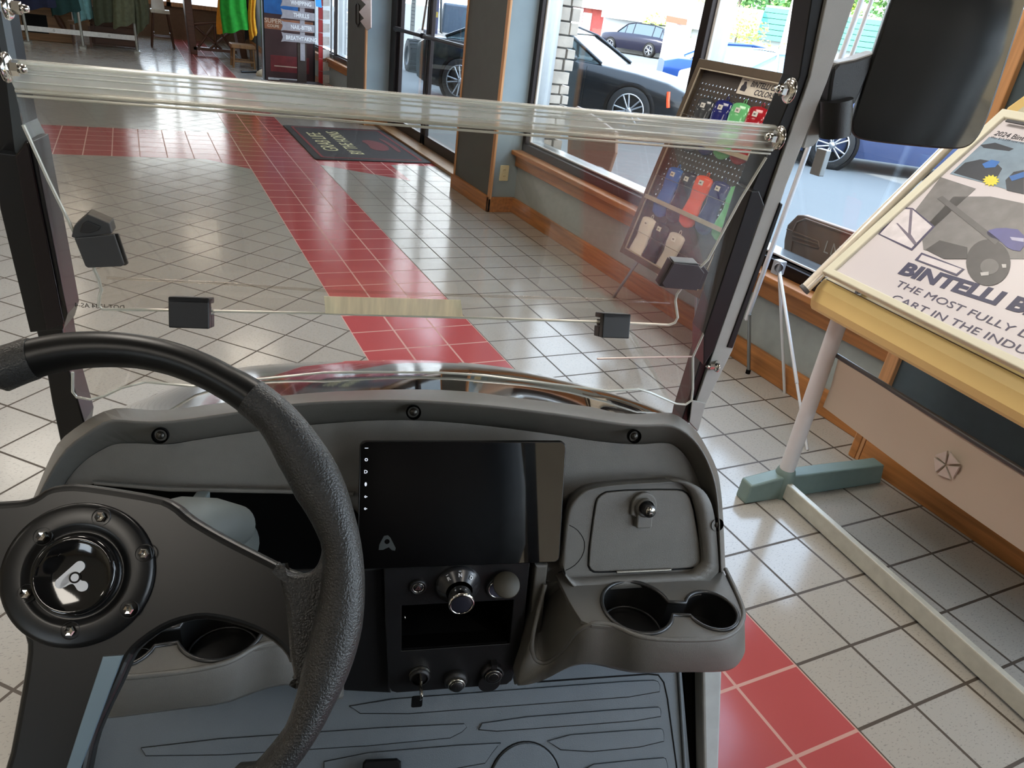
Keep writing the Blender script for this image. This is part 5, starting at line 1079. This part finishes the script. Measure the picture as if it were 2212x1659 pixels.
o = thing('star_ornament', 'silver grey spiked ornament fixed high on the far column', 'ornament', (1.02, 8.1, 1.1)); q = [WX(u, v, .985) for u, v in ((776, -6), (792, 10), (777, 26), (788, 40), (780, 46), (795, 66), (803, 60), (803, 0))]
MB().prism(q, (-.01, 0, 0)).build('spikes', mat('blush_metal', (206, 188, 182), .3, .2), o, I4)
o = thing('door_handle_loop', 'dark loop handle hanging on the far grey column', 'handle', WX(770, 30, .985)); MB().tube([WX(u, v, .98) for u, v in ((771, 6), (776, 12), (777, 50), (773, 57), (769, 50), (769, 12))], .008, 6, closed=True).build('loop', M_bronze, o, I4)

# ================================================================ OUTSIDE
ZO = -.12
M_conc = mat('lot_concrete', (98, 100, 99), .9, var=.08, nscale=.35, bump=.1, bscale=60)  # one even grey concrete for the whole lot
MB().box(1.4, 140, -60, 160, ZO - .1, ZO).build('ground', M_conc, **ST); MB().box(-40, 1.4, -60, -5.1, ZO - .1, ZO).build('ground', M_conc, **ST)
MB().box(1.4, 1.46, -5, 17.5, ZO - .05, -.0).build('trim_9', mat('kerb', (150, 148, 140), .9), **ST)
MB().box(-8, 1.6, -8, 19, 3.0, 5.0).build('roof', mat('roof_slab', (120, 116, 110), .9), **ST)      # unseen roof, height set so the building shades the lot near the glass
M_stone = mat('ledge_stone', (190, 176, 160), .85, var=.22, nscale=9, bump=.6, bscale=60); M_mort = mat('mortar', (110, 100, 92), .95)
b = MB(); b.box(1.44, 1.56, 4.24, 4.66, ZO, 3.0, 1); z = ZO
while z < 2.9:
    h_ = random.uniform(.07, .1); y = 4.22
    while y < 4.66:
        L_ = min(random.uniform(.14, .26), 4.68 - y); e = random.uniform(0, .025); b.box(1.41 - e, 1.5, y, y + L_ - .012, z, z + h_ - .012); y += L_
    x = 1.41
    while x < 1.58: L_ = random.uniform(.1, .19); b.box(x, min(x + L_ - .012, 1.6), 4.2 - random.uniform(0, .02), 4.3, z, z + h_ - .012); x += L_
    z += h_
b.build('stone_pier', [M_stone, M_mort], bevel=.004, **ST)
M_cglass = mat('car_glass', (60, 76, 84), .05, var=.05, spec=1.); M_tyre = mat('tyre_rubber', (24, 24, 24), .8); M_al = mat('alloy', (176, 178, 182), .25, .8)
def car(label, nm, o_, heading, L, W, col, prof, roofp, colname, group=None, wheel_r=.34, wb=(.19, .81), spokes=5, metal=.3, cat_='car', glassm=None, rimw=.24):
    """prof: (t, z_shoulder, halfwidth factor) nose t=0 to tail t=1; roofp: (t, z) of the cabin"""
    root = thing(nm, label, cat_, (o_[0], o_[1], ZO), heading, group); R_ = rootof(root)
    paint = mat('paint_' + colname, col, .25, metal, var=.02, coat=.2, spec=.3)
    b = MB(); rows = []; n = 9
    for (t, zs, zb, w_) in prof:
        x = (t - .5) * L; hw = W / 2 * w_; sec = [(x, -hw * .93, zb), (x, -hw * .98, zb + (zs - zb) * .25), (x, -hw, zb + (zs - zb) * .6), (x, -hw * .96, zs - .03), (x, -hw * .85, zs), (x, 0, zs + .025)]
        rows.append(sec + [(x, -q[1], q[2]) for q in sec[-2::-1]])
    b.loft(rows, 0); b.add(rows[0], [tuple(range(len(rows[0])))], 0); b.add(rows[-1], [tuple(reversed(range(len(rows[0]))))], 0)
    body_ = b.build('car_body', paint, root, R_)
    def shoulder(t):
        for p, q in zip(prof, prof[1:]):
            if p[0] <= t <= q[0]: return p[1] + (q[1] - p[1]) * (t - p[0]) / (q[0] - p[0])
        return prof[-1][1]
    gr = []; rr = []
    for (t, z) in roofp:
        x = (t - .5) * L; hb = W / 2 * .86; zs = shoulder(t); k = min(1, max(0, (z - zs) / .45)); ht = hb * (1 - .2 * k)
        gr.append([(x, -hb, zs - .02), (x, -ht, z), (x, -ht * .6, z + .015 * k), (x, ht * .6, z + .015 * k), (x, ht, z), (x, hb, zs - .02)])
    b = MB(); b.loft(gr, 0, sm=False); b.build('windows', glassm or M_cglass, root, R_)
    b = MB(); top = [r[1:5] for r in gr if r[1][2] > shoulder(.5) + .3]
    if len(top) > 1: b.loft([[(q[0], q[1] * 1.01, q[2] + .012) for q in r] for r in top], 0)
    for s_ in (-1, 1):
        k = 1 if s_ < 0 else 4
        b.tube([tuple(np.array(r[k]) + np.array([0, .012 * s_, .01])) for r in gr], .028, 6)
        for r in gr[1:-1]:
            b.tube([r[0] if s_ < 0 else r[5], r[k]], .03, 6)
    b.build('roof_and_pillars', paint, root, R_)
    for t in wb:
        for s_ in (-1, 1):
            x = (t - .5) * L; y = s_ * (W / 2 - .1); m = T(x, y, wheel_r) @ Matrix.Rotation(-PI / 2 * s_, 4, 'X')
            b = MB(); b.lathe([(wheel_r * .68, -.11), (wheel_r * .95, -.11), (wheel_r, -.08), (wheel_r, .08), (wheel_r * .95, .115), (wheel_r * .70, .118)], 32, 0, m); b.lathe([(wheel_r + .05, -.05), (wheel_r + .05, .112), (wheel_r, .112)], 32, 1, m)
            w__ = b.build('wheel', [M_tyre, M_dark], root, R_)
            b = MB(); b.lathe([(wheel_r * .72, .118), (wheel_r * .7, .125), (wheel_r * .66, .11), (wheel_r * .66, .03), (.0001, .03)], 32, 0, m); b.lathe([(.06, .04), (.055, .11), (.0001, .115)], 14, 1, m)
            for k in range(spokes):
                a = 2 * PI * k / spokes
                for da in (-.12, .12): b.tube([m @ Vector((.05 * math.cos(a + da * 2), .05 * math.sin(a + da * 2), .1)), m @ Vector((wheel_r * .68 * math.cos(a + da * 1.6), wheel_r * .68 * math.sin(a + da * 1.6), .112))], .016, 6, 1)
            b.lathe([(wheel_r * .7, .11), (wheel_r * .71, .125), (wheel_r * .66, .125)], 32, 1, m)
            b.build('alloy_rim', [M_dark, M_al], w__, R_)
    return root, R_, paint
# dark coupe parked along the glass, nose to the right
hd = math.radians(90)      # local +x (tail) points to +y
coupe, Rc, pt = car('dark blue black coupe parked close outside beyond the stone pier', 'coupe', (5.23, 10.77), math.radians(129.7), 5.0, 1.86, (9, 15, 20),
    [(0, .60, .18, .62), (.03, .70, .16, .84), (.10, .83, .16, .95), (.2, .90, .2, 1), (.33, .95, .2, 1), (.5, .97, .2, .99), (.7, 1.0, .2, 1), (.85, 1.0, .2, 1), (.95, .97, .22, .92), (1, .86, .3, .8)],
    [(.32, .95), (.45, 1.30), (.52, 1.38), (.66, 1.38), (.78, 1.22), (.88, 1.0)], 'coupe', wheel_r=.36, wb=(.2, .8), metal=.0, glassm=glassmat('car_clear_glass', (150, 165, 170), 1.))
b = MB(); b.tube([(-2.10, .885, .50), (-2.08, .90, .60), (-2.06, .885, .72)], .028, 8, 0); b.box(-2.47, -2.3, -.8, -.62, .62, .72, 1); b.box(-2.47, -2.3, .62, .8, .62, .72, 1)
b.build('lamps', [mat('amber_lamp', (255, 90, 50), .3, emit=.3), mat('headlamp', (210, 215, 220), .1)], coupe, Rc)
b = MB(); [b.tube([(-.7, s_ * .93, .3), (-.72, s_ * .935, .9)], .004, 4) for s_ in (-1, 1)]; b.tube([(-.5, .92, .98), (-.42, 1.05, 1.0), (-.42, 1.05, 1.08)], .05, 8); b.tube([(-.5, -.92, .98), (-.42, -1.05, 1.02), (-.38, -1.05, 1.06)], .06, 8)
b.box(.3, .55, .93, .945, .82, .85).box(-.28, -.18, .93, .94, .70, .76); b.build('door_trim', M_strutb, coupe, Rc)
def placed(u, v, dist):   # point on the outdoor ground under a pixel's line of sight at a horizontal distance
    d = ray(u, v); h = math.hypot(d[0], d[1]); return (CAM[0] + d[0] / h * dist, CAM[1] + d[1] / h * dist)
q = placed(1388, 60, 49)
suv, Rs, pt = car('dark navy sport utility vehicle parked across the lot behind coupe', 'sport_utility_vehicle', q, math.radians(-72), 4.8, 1.95, (26, 26, 44),
    [(0, .95, .35, .85), (.05, 1.02, .3, .95), (.25, 1.12, .28, 1), (.6, 1.15, .28, 1), (.9, 1.12, .28, 1), (1, 1.05, .4, .92)],
    [(.26, 1.12), (.38, 1.60), (.5, 1.72), (.8, 1.70), (.92, 1.6), (.98, 1.12)], 'suv', wheel_r=.38)
b = MB(); [b.box(2.36, 2.43, s_ * .95 - .12, s_ * .95 + .12, .85, 1.05) for s_ in (-.82, .82)]; b.build('tail_lamps', mat('tail_red', (220, 60, 60), .3, emit=.2), suv, Rs)
b = MB(); b.box(2.38, 2.46, -.9, .9, .42, .6); b.build('rear_bumper', M_al, suv, Rs)
sed = [(0, .72, .25, .8), (.05, .82, .2, .95), (.3, .95, .2, 1), (.7, .98, .2, 1), (.93, .95, .2, .95), (1, .85, .3, .85)]; sedr = [(.28, .94), (.42, 1.38), (.55, 1.45), (.7, 1.4), (.86, .98)]
q = placed(1625, 145, 22); car('blue sedan parked beyond window, left of the white car', 'sedan', q, math.radians(150), 4.8, 1.85, (30, 66, 130), sed, sedr, 'blue', glassm=mat('bright_car_glass', (150, 190, 220), .05))
q = placed(1735, 168, 17); car('white sedan parked beyond window behind the right roof strut', 'sedan', q, math.radians(160), 4.7, 1.82, (226, 228, 230), sed, sedr, 'white', glassm=mat('bright_car_glass', (150, 190, 220), .05))
q = placed(1960, 305, 13.5); car('dark sedan parked in the sun below the side mirror', 'sedan', q, math.radians(150), 4.6, 1.8, (60, 74, 110), sed, sedr, 'grey_blue')
# utility buggy seen through the door
q = (4.95, 15.25)
ub = thing('utility_buggy', 'black utility buggy with blue grey seat outside the glass door', 'buggy', (q[0], q[1], ZO), math.radians(-95)); Ru = rootof(ub)
for x in (-1.05, 1.05):
    for s_ in (-1, 1):
        m = T(x, s_ * .68, .33) @ Matrix.Rotation(-PI / 2 * s_, 4, 'X'); b = MB(); b.lathe([(.2, -.13), (.31, -.13), (.33, -.09), (.33, .09), (.31, .13), (.2, .13)], 28, 0, m)
        for k in range(20): a = 2 * PI * k / 20; b.box(-.03, .03, -.02, .02, -.12, .12, 0, m @ Matrix.Rotation(a, 4, 'Z') @ T(0, .33, 0))
        w__ = b.build('wheel', M_tyre, ub, Ru); b = MB(); b.lathe([(.2, .13), (.19, .10), (.05, .06), (.0001, .07)], 20, 0, m); b.build('rim', M_strutm, w__, Ru)
b = MB(); b.prism([(-1.5, -.6, .45), (-1.45, -.6, .75), (-.9, -.6, .95), (-.5, -.6, .92), (-.3, -.6, .45), (.5, -.6, .42), (.55, -.6, .95), (1.5, -.6, .98), (1.5, -.6, .5)], (0, 1.2, 0)); b.build('bodywork', M_strutb, ub, Ru, bevel=.03)
b = MB(); b.box(.0, .5, -.5, .5, .75, .9).prism([(.42, -.5, .85), (.6, -.5, .85), (.72, -.5, 1.5), (.58, -.5, 1.5)], (0, 1.0, 0)); b.build('seat', mat('blue_grey_vinyl', (84, 98, 114), .5), ub, Ru, bevel=.04)
b = MB()
for s_ in (-.6, .6): b.tube([(-.6, s_, .9), (-.25, s_, 1.75), (.75, s_, 1.8), (.95, s_, .95)], .025, 8)
b.build('roll_cage', M_strutb, ub, Ru); MB().box(-.2, .9, -.62, -.6, .42, .5).build('side_step', M_alu, ub, Ru)
o = thing('hanging_price_tag', 'navy and yellow tag hanging on the buggy cage', 'tag', (3.2, 13.3, .7)); c0 = WX(940, 40, 3.05)
b = MB(); b.prism([c0 + np.array([0, d, e]) for d, e in ((-.12, -.22), (.12, -.22), (.12, .3), (-.12, .3))], (.01, 0, 0)); b.prism([c0 + np.array([-.004, d, e]) for d, e in ((-.12, .02), (.12, .02), (.12, .10), (-.12, .10))], (.004, 0, 0), 1); b.build('tag_board', [mat('tag_navy', (34, 44, 110), .5), mat('tag_yellow', (236, 196, 40), .5)], o, I4)
c0 = WX(893, 15, 2.6); o = thing('paper_notice', 'white printed paper notice outside the glass door', 'notice', c0)
b = MB(); b.prism([c0 + np.array([0, d, e]) for d, e in ((-.11, -.35), (.11, -.35), (.11, .3), (-.11, .3))], (.006, 0, 0)); [b.box(-.003, 0, -.08, .08, -.26 + k * .05, -.25 + k * .05, 1, Matrix.Translation(tuple(c0))) for k in range(10)]; b.build('sheet', [M_white, mat('print_grey', (130, 130, 140), .6)], o, I4)
# red house with pale roof, beyond the cars
def back(u, v, dist):
    d = ray(u, v); h = math.hypot(d[0], d[1]); return CAM + d / h * dist
Hd = 62; hc_ = back(1318, 60, Hd); hs_ = thing('red_house', 'red brick house with pale roof and white framed windows across lot', 'house', (hc_[0], hc_[1], ZO), math.radians(-34)); Rh = rootof(hs_)
M_brick = mat('red_brick_paint', (196, 92, 84), .85, var=.1, nscale=6); M_rf = mat('pale_roof', (214, 206, 200), .9, var=.05)
b = MB(); b.box(-2.2, 2.3, -.2, 7, 0, 2.4); b.build('walls', M_brick, hs_, Rh)
b = MB(); b.prism([(-5.5, -1.0, 2.3), (3.6, -1.0, 2.3), (-2, -1.0, 5.2)], (0, 8, 0)); b.prism([(2.6, -.6, 2.3), (5.6, -.6, 2.1), (3.2, -.6, 3.3)], (0, 7, 0)); b.build('roof', M_rf, hs_, Rh)
for x in (-.6, .4):
    f = MB(); f.plate([(x, .5), (x + .9, .5), (x + .9, 2.1), (x, 2.1)], [[(x + .12, .62), (x + .78, .62), (x + .78, 1.98), (x + .12, 1.98)]], .1, M=frame((0, -.2, 0), (1, 0, 0), (0, 0, 1))); f = f.build('window', M_white, hs_, Rh); MB().box(x + .12, x + .78, -.22, -.2, .62, 1.98).build('pane', M_cglass, f, Rh)
b = MB(); b.box(-2.15, -1.5, -.3, -.2, .1, 2.0); b.build('garage_door', M_white, hs_, Rh)
# long pale building with green roof
Gd = 48; g0 = back(1790, 40, Gd); gb = thing('green_roofed_building', 'long white building with green ribbed roof behind parked cars', 'building', (g0[0], g0[1], ZO), math.radians(-52)); Rg = rootof(gb)
b = MB(); b.box(-13, 22, 0, 8, 0, 1.9); b.build('walls', M_white, gb, Rg)
b = MB(); [b.box(-3.5, 22, -.6 + k * .12, -.35 + k * .12, 1.75 + k * .28, 1.99 + k * .28) for k in range(6)]; b.build('green_fascia', mat('sea_green_metal', (90, 186, 160), .5, var=.04), gb, Rg)
b = MB(); b.box(-13, -3.5, -.6, 8, 1.8, 3.2); b.box(-3.5, 22, .2, 8, 1.8, 3.5); b.build('upper_wall', M_white, gb, Rg)
for x in (-2.2, 2.4, 6.5): MB().box(x, x + .9, -.05, .02, .1, 1.5).build('doorway', mat('dim_opening', (90, 120, 116), .7), gb, Rg)
# sign pole and light pole
def pole(u, dist, w_, label, nm, h_=9): p = back(u, 80, dist); o = thing(nm, label, 'pole', (p[0], p[1], ZO)); MB().box(-w_, w_, -w_, w_, 0, h_, 0, T(p[0], p[1], ZO)).build('mast', M_white, o, I4); return o, p
o, p = pole(1462, 40, .45, 'wide white sign pole with orange red crossboard before trees', 'sign_pole', 7); b = MB(); d = np.array([RC[0, 0], RC[1, 0], 0]); d /= np.linalg.norm(d); c0 = back(1462, 44, 39.4)
b.prism([c0 + d * a + np.array([0, 0, e]) for a, e in ((-.5, -.12), (.5, -.16), (.5, .1), (-.5, .15))], (-.1, -.1, 0)); b.build('crossboard', mat('orange_red_sign', (220, 110, 84), .6), o, I4)
pole(1722, 30, .35, 'thick white lamp pole beyond window beside the right strut', 'lamp_pole', 8)
# trees
def tree(u, dist, r, h_, n, cols, label, trunk=True, name='leafy_tree', zc=None, sq=.8):
    p = back(u, 60, dist); o = thing(name, label, 'tree', (p[0], p[1], ZO)); rnd = random.Random(int(u))
    V = []; Fc = []; I_ = []
    blobs = [(rnd.uniform(-r, r) * .7, rnd.uniform(-r, r) * .7, rnd.uniform(-r, r) * sq * .8, r * rnd.uniform(.35, .6)) for _ in range(9)]
    for k in range(n):
        bl = blobs[rnd.randrange(9)]; a, c = rnd.uniform(0, 2 * PI), math.acos(rnd.uniform(-1, 1)); rr = bl[3] * rnd.uniform(.75, 1.05)
        x, y, z = bl[0] + rr * math.sin(c) * math.cos(a), bl[1] + rr * math.sin(c) * math.sin(a), bl[2] + rr * math.cos(c); s_ = r * rnd.uniform(.05, .10)
        e1 = Vector((rnd.gauss(0, 1), rnd.gauss(0, 1), rnd.gauss(0, 1))).normalized(); e2 = e1.orthogonal().normalized(); c0 = Vector((p[0] + x, p[1] + y, ZO + h_ + z))
        if c0.z < ZO + .1: continue
        i0 = len(V); V += [c0 - e1 * s_, c0 + e2 * s_ * .6, c0 + e1 * s_, c0 - e2 * s_ * .6]; Fc.append((i0, i0 + 1, i0 + 2, i0 + 3))
    b = MB(); b.add(V, Fc, 0); mm = mat('leaves_%s' % cols[0], cols[1], .6, var=.35, nscale=1.2); b.build('crown', mm, o, I4)
    MB().tube([(p[0], p[1], ZO), (p[0], p[1], ZO + h_)], [r * .06, r * .03], 8).build('trunk', mat('bark', (110, 96, 84), .9), o, I4)
G1, G2, G3 = ('deep', (96, 150, 70)), ('lime', (180, 205, 80)), ('fresh', (130, 176, 90))
for i, (u, d, r, h_, c_, l_) in enumerate(((1425, 82, 3, 6.2, G1, 'dark green tree crown above the red house roof'), (1438, 50, 1.6, 1.9, G2, 'yellow green tree left of the sign pole'), (1500, 52, 1.9, 2.4, G2, 'yellow green tree right of the sign pole'), (1392, 56, 1.1, 1.0, G3, 'green bush beside the red house wall'),
        (1585, 62, 2.4, 5.6, G1, 'green tree crown behind pale wall, left of tall ones'), (1650, 84, 3.6, 6.2, G1, 'large green tree above the long white building'), (1694, 68, 2.5, 5.2, G3, 'fresh green tree above the long white building'), (1765, 70, 2.8, 5.2, G2, 'yellow green tree right of the white lamp pole'), (1865, 66, 3.2, 5.6, G3, 'green tree between roof strut and side mirror'), (1595, 34, .9, 2.0, G2, 'slender yellow green sapling before the white wall'), (1655, 27, .8, .9, G2, 'small lime shrub above the blue car'))):
    tree(u, d, r, h_, 2200 if r > 1.5 else 700, c_, l_)
# seats and wheel inside the coupe
b = MB()
for s_ in (-.38, .38): b.box(.0, .45, s_ - .24, s_ + .24, .45, .62, 0).prism([(.35, s_ - .24, .6), (.5, s_ - .24, .6), (.62, s_ - .24, 1.14), (.5, s_ - .24, 1.14)], (0, .48, 0)).box(.5, .6, s_ - .12, s_ + .12, 1.14, 1.27)
b.box(-.75, -.5, -.75, .75, .6, .96); b.build('cabin_seats', M_strutm, coupe, Rc)
b = MB(); b.tube([(-.28 + .09 * math.cos(a), .38 + .18 * math.sin(a), .98 + .13 * math.cos(a)) for a in np.linspace(0, 2 * PI, 20, endpoint=False)], .018, 8, closed=True); b.build('coupe_steering_wheel', M_dark, coupe, Rc)
